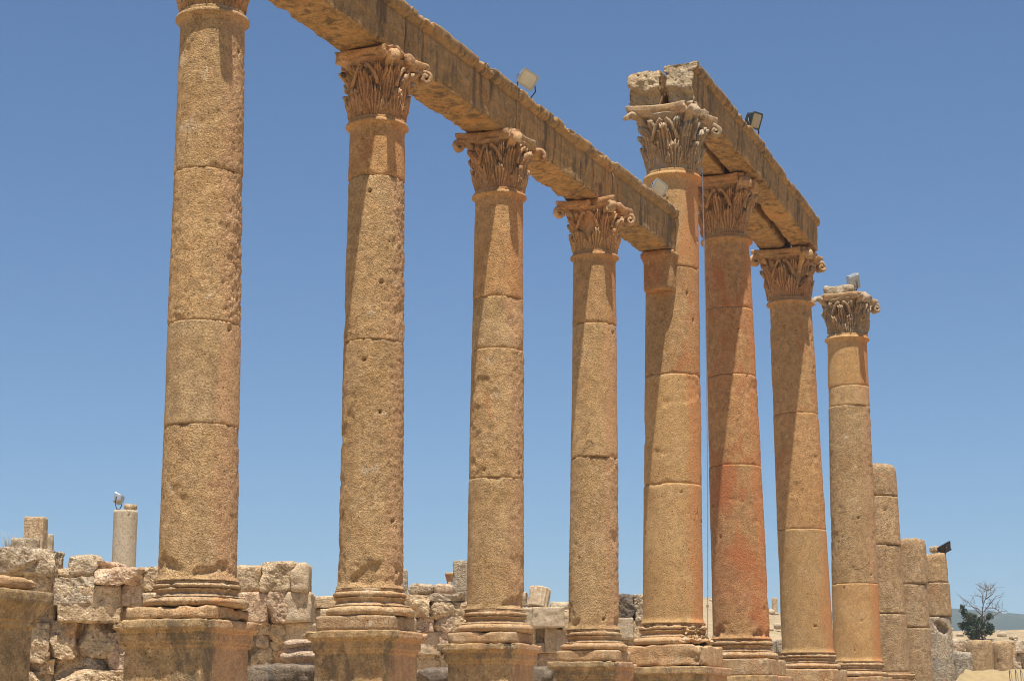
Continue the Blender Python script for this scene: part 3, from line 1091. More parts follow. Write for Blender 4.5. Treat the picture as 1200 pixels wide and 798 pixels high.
# ------------------------------------------------------------------ lintels
def lintel(label, y0, y1, zs0, zs1, h, x0, x1, seed, near_rough=0.0, mould=True, name='lintel', mat='beam', sh0=0.0, sh1=0.0):
    hy, hx, hz = (y1 - y0) / 2, (x1 - x0) / 2, h / 2
    V, Q = box_grid(hx, hy, hz, .026, 210)
    off = np.array([seed * 2.9, seed * 1.7, seed * .6])
    hh = np.array([hx, hy, hz])
    rr = np.clip(.014 * (1 + 1.8 * fbm(V + off, 2.2, 3, seed)), .005, .1)[:, None]
    top = V[:, 2] > hz * .6
    inner = np.clip(V, -(hh - rr), hh - rr)
    d = V - inner
    N = d / np.maximum(np.linalg.norm(d, axis=1, keepdims=True), 1e-9)
    P = inner + N * rr
    side = np.abs(N[:, 0])
    t = P[:, 2] / h + .5
    if mould:                                               # crowning mould and two flat bands on the long faces
        prof_ = np.interp(t, [0, .36, .37, .74, .755, .785, .80, .86, .90, 1.0], [-.050, -.050, -.034, -.034, -.052, -.052, .016, .034, .046, .050])
        P[:, 0] += np.sign(P[:, 0]) * prof_ * np.clip(np.abs(P[:, 0]) / hx, 0, 1) ** 4
    disp = .016 * fbm(P + off, 1.2, 3, seed + 1) + .012 * fbm(P + off, 9, 4, seed + 2, .6)
    low = np.maximum(0, -N[:, 2])
    disp -= low * (.035 * np.maximum(0, fbm(P + off, 2.2, 4, seed + 3)) * 2)
    # broken lower and upper arrises
    edge = np.clip(1 - (np.minimum(hx - np.abs(V[:, 0]), .3) + np.minimum(hz - np.abs(V[:, 2]), .3)) / .10, 0, 1)
    disp -= edge * .085 * scallop(P + off, 5.0, seed + 4)
    if near_rough:
        e = np.clip(1 - (V[:, 1] + hy) / .25, 0, 1)
        disp += e * near_rough * (.9 * fbm(P + off, 4, 6, seed + 5, .7) + .25 * (.4 - worley(P + off, 12, seed)))
    P = P + N * disp[:, None]
    if near_rough:                                          # the break leans back above and is undercut below
        f_ = np.clip(1 - (V[:, 1] + hy) / .4, 0, 1)
        brk = fbm(P * np.array([1, 0, 1]) + off, 1.6, 3, seed)
        P[:, 1] += f_ * (.13 * np.clip((t - .40) / .6, 0, 1) + .13 * sstep(.03, -.03, t - .40 - .45 * brk))
    # fall of the beam between its two supports
    P[:, 2] += np.interp(P[:, 1], [-hy, hy], [zs0, zs1]) - zs0
    P[:, 0] += np.interp(P[:, 1], [-hy, hy], [sh0, sh1])
    mb = MB().add(P, [tuple(q) for q in Q])
    o = mb.build(name, M[mat], None, loc=((x0 + x1) / 2, (y0 + y1) / 2, zs0 + hz + .004))
    if near_rough:
        o.data.materials.append(M['beam_end'])
        cy = np.array([np.mean([V[i, 1] for i in q]) for q in Q])
        o.data.polygons.foreach_set('material_index', (cy < -hy + 1e-4).astype(np.int32))
    return tag(o, label, 'lintel', 'lintels on the columns')


LX0, LX1 = -12.11, -11.36
lintel('nearest lintel block, from the top edge down to the column with the red brown capital', 18.36, 22.80, 9.375, 9.365, .80, LX0 - .05, LX1, 42)
lintel('lintel block whose far end has the cream floodlight standing on top', 22.83, 26.90, 9.365, 9.405, .82, LX0, LX1, 43)
lintel('lower lintel block between the cream floodlight and the slimmest column, streaked dark', 26.93, 31.42, 9.405, 9.405, .83, LX0, LX1, 44)
lintel('last lower lintel block, running into the side of the tall bracketed column', 31.45, 35.16, 9.405, 9.43, .86, LX0, LX1 + .02, 45)
lintel('upper front lintel whose rough broken end lies right of the gap above the grey capital', 35.02, 40.55, 12.565, 12.37, .86, -11.54, -10.89, 46, .10, sh1=-.07)
lintel('upper front lintel ending free in the sky, streaked with black stains', 40.58, 46.22, 12.37, 12.035, .82, -11.54, -10.89, 47, sh0=-.07, sh1=-.20)
lintel('upper back lintel whose rough broken end lies left of the gap above the grey capital', 34.98, 40.5, 12.565, 12.37, .78, -12.33, -11.64, 48, .12, False, sh1=-.07)
lintel('upper back lintel seen only from below, behind the one stained black', 40.53, 46.20, 12.37, 12.035, .78, -12.33, -11.64, 49, 0, False, sh0=-.07, sh1=-.20)


# ------------------------------------------------------------------ floodlights
def floodlight(label, p, yaw, tilt, size, lens, body, roll=0.0, up=.86):
    """floodlight > housing (> cooling_fin), bezel, glass, bracket, foot. Local +X is where it shines."""
    root = empty('floodlight', tuple(p), label, 'floodlight', 'floodlights on the ruins', (0, 0, yaw))
    k = size
    hz = up * k
    ct, st = math.cos(tilt), math.sin(tilt)

    def tf(v):
        v = np.asarray(v, float)
        cr, sr = math.cos(roll), math.sin(roll)
        v = np.stack([v[..., 0], v[..., 1] * cr - v[..., 2] * sr, v[..., 1] * sr + v[..., 2] * cr], -1)
        return np.stack([v[..., 0] * ct + v[..., 2] * st, v[..., 1], -v[..., 0] * st + v[..., 2] * ct + hz], -1)

    L = square_loop(8, .25)
    rings = []
    for x, a, b in ((-.34, .20, .14), (-.33, .26, .19), (-.22, .34, .25), (.02, .46, .36), (.05, .47, .37), (.10, .47, .37)):
        rings.append(np.stack([np.full(len(L), x * k), L[:, 0] * a * k, L[:, 1] * b * k], 1))
    v, f = loft(np.array(rings))
    hs = MB().add(tf(v), f).build('housing', body, root, smooth=False)
    for j in range(5):
        y = (-.16 + .08 * j) * k
        v, f = rock(.12 * k, .008 * k, .20 * k, .1 * k, j, .004, 0, 0)
        MB().add(tf(v + np.array([-.22 * k, y, .08 * k])), f).build('cooling_fin', body, hs, smooth=False)
    rings = []
    for x, o_ in ((.10, 1.0), (.135, 1.02), (.14, .98), (.14, .86), (.118, .84)):
        rings.append(np.stack([np.full(len(L), x * k), L[:, 0] * .49 * k * o_, L[:, 1] * .39 * k * o_], 1))
    v, f = loft(np.array(rings), True, False)
    MB().add(tf(v), f).build('bezel', body, root, smooth=False)
    rings = [np.stack([np.full(len(L), x * k), L[:, 0] * .415 * k * q, L[:, 1] * .33 * k * q], 1) for x, q in ((.112, 1.0), (.122, 1.0), (.125, .9))]
    v, f = loft(np.array(rings))
    MB().add(tf(v), f).build('glass', lens, root)
    mb = MB()
    for sg in (-1, 1):
        a = tf(np.array([[-.05 * k, sg * .40 * k, 0]]))[0]
        a[1] = sg * .52 * k
        pth = np.array([a + np.array([0, -sg * .10 * k, 0]), a, np.array([0, sg * .50 * k, hz * .47]), np.array([0, sg * .22 * k, .10 * k]), np.array([0, 0, .06 * k])])
        mb.add(*tube(pth, .030 * k, 8))
    mb.build('bracket', M['dark_metal'], root)
    v, f = rock(.10 * k, .13 * k, .05 * k, .03, 3, .02, .004, 0)
    MB().add(v + np.array([0, 0, .035 * k]), f).build('foot', M['dark_metal'], root)
    return root


floodlight('cream faced floodlight on the lower lintel, alone against the sky left of the broken beams', (-11.45, 27.45, 10.235), rad(-34), rad(28), .36, M['lens'], M['metal'], rad(-18), 1.0)
floodlight('pale floodlight at the foot of the tall shaft, on the end of the lower lintel', (-11.42, 34.2, 10.29), rad(-30), rad(20), .36, M['lens'], M['metal'], rad(-20), .66)
floodlight('black cased floodlight on top of the upper lintel', (-11.05, 40.1, 13.225), rad(-8), rad(22), .50, M['lens_dark'], M['dark_metal'], rad(8), .92)
floodlight('floodlight lying against stones on the battered capital of the column without a lintel', (-11.45, 51.75, 12.03), rad(30), rad(-10), .55, M['lens'], M['metal'], rad(15))


# ------------------------------------------------------------------ broken columns at the far end of the row
def broken(label, y, x, d, top_row, seed, jrows, mats, zbase=None, basez=None, segs=72, hgt=None, d_top=None, foot=None, lean=0.0, group='broken columns past the last capital', hollow=False):
    zg = foot if foot is not None else -.2
    root = empty('broken_column', (x, y, zg), label, 'broken column', group)
    ztop = (z_over((x, y), top_row)) - zg
    js = [0.0 if basez is None else basez - zg] + [z_over((x, y), r) - zg for r in sorted(jrows, reverse=True)] + [ztop]
    dt = d_top or d
    for k, (a, b) in enumerate(zip(js, js[1:])):
        rot = random.uniform(-.02, .02)

        def rf(z, a=a):
            t = z / max(ztop, .1)
            return (d + (dt - d) * t) / 2

        ox = random.uniform(-.03, .03)
        mt, ro = mats[min(k, len(mats) - 1)]
        mb = drum_mesh(a + .012, b - .012, rf, segs, .05, seed * 10 + k, ro, lambda z, ox=ox: np.array([ox + LEAN[0] * lean * z / ztop, LEAN[1] * lean * z / ztop]), None, 0.0)
        if hollow and k == 0:
            V = mb.verts()
            fr = -(V @ HF) / (d / 2)
            ax = V @ CR
            hh_ = np.exp(-((V[:, 2] - (b - .42)) / .26) ** 2 - ((ax + .02 + .5 * (V[:, 2] - (b - .42))) / .20) ** 2)
            dp = .20 * sstep(.25, .75, hh_ + .35 * fbm(V, 5, 3, seed)) * sstep(.2, .6, fr)
            V = V + HF * dp[:, None]
            mb.v = [V]
        if k == len(js) - 2:                               # the topmost drum has a broken, rounded head
            V = mb.verts()
            q = np.clip((V[:, 2] - (b - .30)) / .30, 0, 1)
            V[:, :2] *= (1 - .16 * q ** 3)[:, None]
            V[:, 2] += q * .10 * fbm(V + seed, 2.5, 3, seed)
            mb.v = [V]
        mb.build('drum', M[mt], root)
    if basez is not None:
        pt = basez - zg
        attic_base(pt - .40, pt, d / 2, 1.35, 80, seed, (0, 0), .03, d / 2 + .16).build('base', M['base'], root)
        square_block([(0, d * .62), (pt - .42, d * .62), (pt - .40, d * .60)], seed + 1, 16, .08).build('plinth', M['base'], root)
    return root


broken('stump of four drums, tallest of the broken columns behind the battered capital column', 55.95, ROW, 1.28, 546, 61, [583, 640, 720], [('drum', .010), ('drum', .014), ('drum', .014), ('drum', .018)], basez=1.58, d_top=1.14, lean=-.18)
broken('stump of three drums with dark gaps and a rough brown rounded head', 60.1, ROW, .98, 632, 62, [685, 736], [('drum', .010), ('drum', .014), ('drum', .030)], lean=-.10)
broken('stump topped by a stone and a dark floodlight, a hollow broken into its lowest drum', 64.1, ROW, 1.02, 649, 63, [683, 723], [('wall_grey', .04), ('drum', .012), ('drum', .010)], d_top=.93, lean=-.12, hollow=True)
pt_ = onx(1099, 648, ROW)
v, f = rock(.17, .14, .13, .05, 6, .08, .02, .06)
tag(MB().add(v, f).build('stone', M['wall_tan'], None, loc=(ROW - .08, 64.1, z_over((ROW, 64.1), 648) + .12)), 'small tan stone wedged beside the dark floodlight on the far stump', 'stone', 'loose stones')
floodlight('dark floodlight tilted up on the farthest stump at the right', (ROW + .24, 64.2, z_over((ROW, 64.2), 650) + .0), YAW + rad(180), rad(-62), .62, M['lens_dark'], M['dark_metal'], 0, .42)
for k, (p, hx, hy, hz, sd_) in enumerate((((-11.95, 51.5, 12.16), .28, .22, .15, 71), ((-11.62, 51.62, 12.19), .20, .2, .14, 72))):
    v, f = rock(hx, hy, hz, .05, sd_, .08, .02, .06)
    tag(MB().add(v, f).build('stone', M['wall_grey'], None, loc=p), ('larger grey stone lying on the battered capital, left end' if k == 0 else 'smaller grey stone lying on the battered capital beside the floodlight'), 'stone', 'loose stones')

# low drums on the slope at the right
for (px, top, bot, wpx, dpt, lab, mt) in ((1129, 763, 800, 25, 66, 'short lichen grey stump, lowest of the stumps at the right edge', 'wall_grey'),
                                          (1150, 750, 790, 31, 72, 'thick tan stump left of its twin near the right edge', 'drum'),
                                          (1177, 752, 790, 24, 72.6, 'narrow ochre stump nearest the right edge', 'drum')):
    P = at(px, bot, dpt)
    Dm = wpx * dpt / FPX
    broken(lab, P[1], P[0], Dm, top, 80 + px % 17, [], [(mt, .02)], foot=P[2] - 1.2, group='short stumps at the right edge')


# ------------------------------------------------------------------ ruined walls behind
WROT = YAW                            # walls face the camera, squarely


def wall(label, name, depth, stones, core=None, thick=.8, jit=.10, seed=0):
    px0 = sum(s[0] + s[2] for s in stones) / 2 / len(stones)
    o0 = at(px0, 798, depth)
    o0[2] = -.4
    root = empty(name, tuple(o0), label, 'ruined wall', 'ruined walls behind the colonnade', (0, 0, WROT))
    rg = np.random.RandomState(seed + 1)

    def loc(px, py, dd):
        P = at(px, py, dd) - o0
        return np.array([P @ CR, P @ HF, P[2]])

    for k, st in enumerate(stones):
        x0, y0, x1, y1, mt = st[:5]
        opt = st[5] if len(st) > 5 else {}
        a = loc(x0, y1, depth)
        b = loc(x1, y0, depth)
        hx, hz = (b[0] - a[0]) / 2 * 1.025, (b[2] - a[2]) / 2 * 1.03
        hy = opt.get('t', thick * rg.uniform(.4, .55))
        c = np.array([(a[0] + b[0]) / 2, (a[1] + b[1]) / 2 + hy + rg.uniform(-jit, jit) + opt.get('dy', 0), (a[2] + b[2]) / 2])
        big = opt.get('big', .05)
        v, f = rock(hx, hy, hz, opt.get('step', .045), seed * 50 + k, opt.get('rnd', .05), opt.get('rough', .022), big, opt.get('pits', .02), opt.get('cut', 1))
        v = rotz(v, rg.uniform(-.06, .06))
        if 'rx' in opt:
            c_, s_ = math.cos(opt['rx']), math.sin(opt['rx'])
            v = np.stack([v[:, 0] * c_ + v[:, 2] * s_, v[:, 1], -v[:, 0] * s_ + v[:, 2] * c_], 1)
        MB().add(v, f).build('stone_block', M[mt], root, smooth=not opt.get('flat'), loc=tuple(c))
    for k, (x0, y0, x1, y1) in enumerate(core or []):
        a, b = loc(x0, y1, depth), loc(x1, y0, depth)
        a[2] = -.2
        v, f = rock((b[0] - a[0]) / 2, .35, (b[2] - a[2]) / 2, .12, seed + 90 + k, .06, .05, .08, .05)
        MB().add(v, f).build('rubble_core', M['wall_tan'], root, loc=((a[0] + b[0]) / 2, (a[1] + b[1]) / 2 + .50, (a[2] + b[2]) / 2))
    return root


TN, PK, PL, GR, DK = 'wall_tan', 'wall_pink', 'wall_pale', 'wall_grey', 'wall_dark'
rub = dict(rnd=.02, big=.045, rough=.045, cut=4, pits=.02, step=.032, flat=True)
ash = dict(rnd=.02, big=.025, rough=.03, cut=0, pits=.02)
wall('rubble wall of tumbled blocks behind the leftmost pedestal and nearest shaft', 'ruined_wall', 31.0, [
    (-38, 643, 46, 673, GR, rub), (30, 643, 62, 674, TN, rub), (26, 672, 63, 702, TN, rub), (-22, 673, 27, 696, TN, rub),
    (62, 676, 111, 708, GR, rub), (68, 686, 141, 729, TN, dict(ash, rough=.03, pits=.03, dy=-.12)), (109, 665, 168, 686, PK, dict(rub, rnd=.06)), (139, 684, 169, 710, PK, dict(rnd=.04, dy=.05)),
    (166, 664, 192, 692, TN, rub), (136, 704, 160, 745, PK, dict(rnd=.04, dy=.15)), (53, 727, 89, 771, TN, dict(rub, rx=.06)), (86, 729, 136, 771, TN, dict(rub, rx=-.08, rnd=.08)),
    (30, 730, 57, 775, TN, rub), (71, 771, 100, 789, TN, rub), (98, 769, 124, 789, GR, rub), (124, 742, 158, 785, PK, rub), (30, 773, 48, 788, TN, rub), (46, 772, 63, 790, TN, rub), (33, 787, 52, 812, TN, rub), (50, 789, 66, 812, TN, rub),
    (63, 785, 160, 815, TN, dict(rub, dy=-.25)), (156, 705, 200, 760, TN, rub), (156, 760, 210, 815, TN, rub), (-40, 696, 32, 740, TN, rub), (-40, 740, 32, 815, TN, rub),
    (-40, 813, 30, 860, TN, rub), (28, 811, 110, 860, TN, rub), (108, 813, 210, 860, TN, rub),
], core=[(-38, 668, 60, 840), (60, 686, 190, 840)], seed=1)
wall('stub of squared blocks between the two nearest shafts', 'ruined_wall', 32.0, [
    (266, 661, 306, 695, TN, dict(rnd=.08, cut=1)), (305, 658, 345, 693, TN, dict(rub, rnd=.04, cut=4, dy=-.1, rough=.05)), (341, 660, 362, 694, PL, dict(rnd=.05, cut=1)), (278, 695, 314, 730, PK, dict(ash)),
    (314, 692, 337, 729, PK, dict(rub, rnd=.05, dy=-.06)), (335, 694, 365, 729, PL, ash), (314, 730, 334, 753, TN, dict(ash, cut=1)), (332, 729, 366, 754, PL, ash),
    (285, 729, 300, 742, TN, rub), (299, 730, 315, 744, TN, rub), (286, 742, 304, 760, TN, rub), (303, 743, 316, 757, TN, rub),
    (262, 752, 296, 784, TN, rub), (295, 757, 318, 784, TN, rub), (314, 752, 341, 784, TN, rub), (338, 753, 372, 784, TN, dict(rub, dy=.2)), (262, 784, 375, 860, TN, rub),
], core=[(268, 690, 362, 840)], seed=2)
wall('low brown wall in shade left of the second shaft', 'ruined_wall', 41.0, [
    (352, 697, 400, 713, TN, dict(rnd=.05)), (352, 713, 376, 735, TN, ash), (376, 713, 402, 735, TN, ash), (352, 735, 402, 800, TN, ash), (352, 800, 402, 850, TN, ash)], seed=3)
wall('wall of rounded boulders over squared blocks between the second and third shafts', 'ruined_wall', 46.0, [
    (455, 695, 505, 704, TN, dict(rub, step=.07)), (503, 695, 545, 704, GR, dict(rub, step=.07)), (455, 703, 479, 724, TN, rub), (476, 703, 503, 723, TN, rub), (502, 702, 534, 725, TN, dict(rub, rnd=.2)), (530, 705, 552, 740, TN, rub),
    (455, 722, 485, 740, PK, rub), (484, 722, 509, 740, PK, rub), (508, 723, 533, 740, PK, rub), (455, 740, 485, 768, TN, ash), (484, 740, 516, 767, PL, ash), (515, 740, 545, 762, PK, ash),
    (455, 767, 490, 795, TN, ash), (489, 766, 534, 795, TN, ash), (533, 761, 560, 795, TN, ash), (455, 795, 560, 845, TN, ash)], core=[(457, 706, 545, 830)], seed=4)
wall('pale squared wall under the fluted block, between the third and fourth shafts', 'ruined_wall', 50.0, [
    (590, 712, 624, 735, PL, ash), (624, 711, 661, 735, PL, ash), (660, 714, 690, 738, PL, ash), (590, 735, 614, 764, PL, ash), (614, 735, 627, 764, PL, ash), (627, 736, 638, 752, PL, dict(ash, dy=.25)), (627, 752, 640, 764, PL, ash), (638, 735, 653, 764, PL, ash),
    (653, 737, 690, 764, PL, ash), (590, 764, 630, 792, PL, ash), (629, 764, 690, 792, PK, ash), (590, 792, 690, 845, TN, ash)], core=[(592, 715, 688, 830)], seed=5)
wall('dark topped wall showing between the slimmest column and the bracketed column', 'ruined_wall', 50.0, [
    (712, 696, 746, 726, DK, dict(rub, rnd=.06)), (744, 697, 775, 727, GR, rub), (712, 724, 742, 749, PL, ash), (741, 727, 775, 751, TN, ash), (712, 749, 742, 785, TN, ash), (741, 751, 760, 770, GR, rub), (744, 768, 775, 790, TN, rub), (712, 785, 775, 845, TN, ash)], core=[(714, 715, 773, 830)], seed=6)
wall('low terrace wall behind the stumps at the right edge', 'ruined_wall', 88.0, [
    (1094, 755, 1112, 772, PK, dict(rub, step=.08)), (1111, 753, 1128, 770, PK, dict(rub, step=.08)), (1127, 751, 1142, 766, TN, dict(rub, step=.08)), (1141, 752, 1160, 768, TN, dict(rub, step=.08)), (1159, 753, 1176, 767, PK, dict(rub, step=.08)), (1175, 751, 1192, 769, TN, dict(rub, step=.08)), (1191, 751, 1215, 764, PL, dict(rub, step=.08)), (1214, 753, 1240, 768, TN, dict(rub, step=.08)),
    (1094, 771, 1120, 800, TN, dict(rub, step=.09)), (1119, 769, 1146, 800, TN, dict(rub, step=.09)), (1145, 767, 1172, 800, PK, dict(rub, step=.09)), (1171, 768, 1196, 786, TN, dict(rub, step=.09)), (1195, 764, 1222, 784, TN, dict(rub, step=.09)), (1171, 785, 1222, 806, TN, dict(rub, step=.09)), (1221, 767, 1245, 803, TN, dict(rub, step=.09))], core=[(1096, 757, 1240, 806)], seed=8)
wall('low grey block wall between the reddest column and the next tall one', 'ruined_wall', 78.0, [
    (886, 750, 911, 765, GR, dict(ash, step=.09)), (911, 749, 930, 765, GR, dict(ash, step=.09)), (886, 765, 902, 800, TN, dict(ash, step=.09)), (902, 765, 930, 800, TN, dict(ash, step=.09)), (815, 752, 840, 775, GR, dict(ash, step=.09)), (815, 775, 845, 810, TN, dict(ash, step=.09))], seed=7)


def loose(label, px, py, wpx, hpx, depth, mt, seed, hy=.35, rz=0.0, cut=2, rnd=.14, name='boulder', cat='boulder', big=.10):
    """stone standing on picture row py at the given depth"""
    P = at(px, py, depth)
    k = depth / FPX
    v, f = rock(wpx * k / 2, hy, hpx * k / 2, .05, seed, rnd, .03, big, .03, cut)
    P[2] += hpx * k / 2
    return tag(MB().add(v, f).build(name, M[mt], None, loc=tuple(P + HF * hy), rot=(0, 0, YAW + rz)), label, cat, 'loose stones')


loose('low flat tan stone lying on the rubble wall just right of the drum fragment', 74, 677, 31, 13, 31.3, TN, 201)
loose('rounded grey tan boulder, highest stone on the rubble wall', 95, 676, 36, 27, 31.3, TN, 202)
loose('flat pinkish slab on the wall at the foot of the smooth pale column', 123, 667, 34, 10, 31.3, PK, 203)
loose('small white cut block behind the nearest column base', 174, 708, 15, 14, 30.6, PL, 204, .2, 0, 0, .02, 'cut_stone', 'cut stone', .01)
loose('brown round boulder on the wall right of the second shaft', 494, 697, 27, 14, 46.2, GR, 205)
loose('orange tan boulder beside the pale square pillar', 520, 697, 25, 13, 46.2, PK, 206)
loose('small brown stone tucked behind the third shaft, left of the fluted block', 613, 712, 13, 20, 50.2, TN, 207)
loose('pale boulder on the squared wall, left of the slimmest column', 658, 716, 26, 11, 50.6, PL, 208)
loose('dark block in the gap between the two nearest pedestals', 330, 802, 84, 22, 27.5, DK, 209, .5, 0, 1, .08)  # the shade on its front face is part of the dark colour
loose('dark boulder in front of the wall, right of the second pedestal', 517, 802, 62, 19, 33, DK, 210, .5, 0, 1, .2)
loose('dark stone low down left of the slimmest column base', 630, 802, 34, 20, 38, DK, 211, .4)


# fluted block and moulded fragment
def fluted():
    d = 50.0
    P = at(632, 711, d)
    k = d / FPX
    L = 26 * k
    a = np.linspace(0, 2 * np.pi, 96, endpoint=False)
    r = .27 * (1 - .09 * np.abs(np.sin(a * 8)) ** .6)
    rings = []
    for t in np.linspace(0, 1, 16):
        q = np.stack([r * np.cos(a) * 1.1, np.full(96, (t - .5) * .55), r * np.sin(a) * .95], 1)
        rings.append(q)
    R = np.array(rings)
    Pp = R.reshape(-1, 3)
    Pp = Pp + np.stack([fbm(Pp, 6, 3, 5 + j) for j in range(3)], 1) * .02
    v, f = loft(Pp.reshape(R.shape))
    o = MB().add(v, f).build('fluted_drum', M['wall_pale'], None, loc=tuple(P + np.array([0, 0, .25]) + HF * .3), rot=(rad(78), rad(12), YAW + .2))
    tag(o, 'short pale fluted drum standing on the squared wall', 'drum fragment', 'loose stones')


fluted()


def moulded():
    d = 29.2
    P = at(356, 784, d)
    prof = [(-.30, .16), (-.28, .22)] + torus_bits(-.27, -.12, .20, .06) + [(-.11, .19), (-.04, .17)] + torus_bits(-.02, .12, .17, .06) + [(.14, .17), (.20, .15)] + torus_bits(.20, .30, .15, .045)
    pr = dense(prof, .02)
    R = lathe([p[0] for p in pr], [p[1] * 1.6 for p in pr], 64)
    Pp = R.reshape(-1, 3)
    Pp = Pp + np.stack([fbm(Pp, 5, 3, 15 + j) for j in range(3)], 1) * .025
    v, f = loft(Pp.reshape(R.shape))
    o = MB().add(v, f).build('column_fragment', M['wall_pink'], None, loc=tuple(P + np.array([0, 0, .16])), rot=(rad(4), rad(-3), YAW))
    tag(o, 'fallen ringed column base of pinkish stone left of the second pedestal', 'column base', 'loose stones')


moulded()


# ------------------------------------------------------------------ columns and pillars in the background
def post(label, px, top, depth, wpx, seed, mt, ztop_cap=False, square=False, foot=-.4, name='broken_column', taper=.0, rough=.008, jrows=(), group='pillars in the background'):
    P = at(px, top, depth)
    x, y, zt = P
    D = wpx * depth / FPX
    root = empty(name, (x, y, foot), label, 'broken column' if not square else 'pillar', group, (0, 0, YAW))
    js = [0.0] + [z_over((x, y), r) - foot for r in sorted(jrows, reverse=True)] + [zt - foot]
    for k, (a, b) in enumerate(zip(js, js[1:])):
        if square:
            mb = square_block([(a + .01, D / 2 * .97), (a + .03, D / 2), (b - .03, D / 2 * (1 - taper)), (b - .005, D / 2 * .95 * (1 - taper))], seed + k, 14, .06, rough, .02, .04, .08)
            mb.build('block', M[mt], root)
        else:
            mb = drum_mesh(a + .006, b - .006, lambda z: D / 2 * (1 - taper * z / js[-1]), 64, .06, seed + k, rough, lambda z: np.zeros(2))
            mb.build('drum', M[mt], root)
    return root


post('smooth pale column stump with a floodlight on top, behind the rubble wall', 147.5, 598, 46, 29, 301, 'cement', taper=.06, rough=.004)
zt = at(147.5, 598, 46)
v, f = rock(.15, .14, .075, .04, 31, .05, .015, .03)
tag(MB().add(v, f).build('stone', M['wall_tan'], None, loc=tuple(zt + CR * .12 + np.array([0, 0, .07])), rot=(0, 0, YAW)), 'small flat stone on top of the smooth pale column', 'stone', 'loose stones')
floodlight('grey floodlight facing left on the smooth pale column', tuple(zt - CR * .19), YAW + rad(165), rad(-5), .34, M['lens'], M['metal'], rad(10))
post('square broken pillar with a ragged top, tallest of the fragments at the far left', 43, 606, 45, 23, 311, 'wall_tan', square=True, rough=.02)
post('narrow ledged pillar just right of the square broken pillar at the far left', 58.5, 626, 45.8, 9, 316, 'wall_pale', square=True, rough=.02)
post('thick grey drum fragment lying level with the wall top at the far left', 30, 631, 43, 33, 321, 'wall_grey', rough=.02)
post('square grey pillar left of the third shaft, split across by one joint', 540, 657, 47.5, 17, 331, 'wall_grey', square=True, jrows=(715,), rough=.012)
post('slender greenish grey pillar half hidden behind the second shaft', 472, 667, 49, 12, 341, 'wall_grey', square=True, rough=.012)
rt_ = post('tiny far off stack of drums on the slope, between two tall columns', 907.5, 700, 140, 6.5, 351, 'wall_tan', foot=at(907, 735, 140)[2] - 1.0, jrows=(718,), rough=.03)


def far_capital():
    d = 90.0
    P = at(527, 684, d)
    foot = at(527, 720, d)[2]
    root = empty('column', (P[0], P[1], foot), 'tiny distant column top with a flared dark capital, above the boulder wall', 'column', 'pillars in the background', (0, 0, YAW))
    k = d / FPX
    drum_mesh(0, P[2] - foot + .1, lambda z: 3.3 * k, 32, .1, 5, .01, lambda z: np.zeros(2)).build('shaft', M['drum'], root)
    R = lathe(np.array([0, .1, .22, .32, .38, .44]) + P[2] - foot + .1, np.array([3.3, 3.5, 4.2, 5.2, 5.4, 5.2]) * k, 32)
    Pp = R.reshape(-1, 3)
    Pp = Pp + np.stack([fbm(Pp, 6, 3, 5 + j) for j in range(3)], 1) * .05
    v, f = loft(Pp.reshape(R.shape))
    MB().add(v, f).build('capital', M['capital'], root)


far_capital()

# lightning cable between the two tall columns
a = at(823, 196, 41.0)
b = at(829, 800, 41.0)
pth = np.array([a + (b - a) * t + CR * .05 * math.sin(t * math.pi) for t in np.linspace(0, 1, 24)])
v, f = tube(pth, .010, 6)
tag(MB().add(v, f).build('cable', M['cable']), 'thin blue grey cable hanging straight down beside the reddest column', 'cable')


# ------------------------------------------------------------------ plants
def leaf_cloud(mb, centre, size, n, leaf_, rg, squash=.8):
    """small leaf faces gathered in clumps through a crown"""
    for _ in range(n):
        d = rg.normal(size=3)
        d /= np.linalg.norm(d)
        p = np.asarray(centre) + d * rg.rand() ** .5 * size * np.array([1, 1, squash])
        u = rg.normal(size=3)
        u /= np.linalg.norm(u)
        w_ = np.cross(u, rg.normal(size=3))
        w_ /= np.linalg.norm(w_)
        l = leaf_ * rg.uniform(.6, 1.3)
        mb.add([p - u * l, p + w_ * l * .35, p + u * l, p - w_ * l * .35], [(0, 1, 2, 3)])


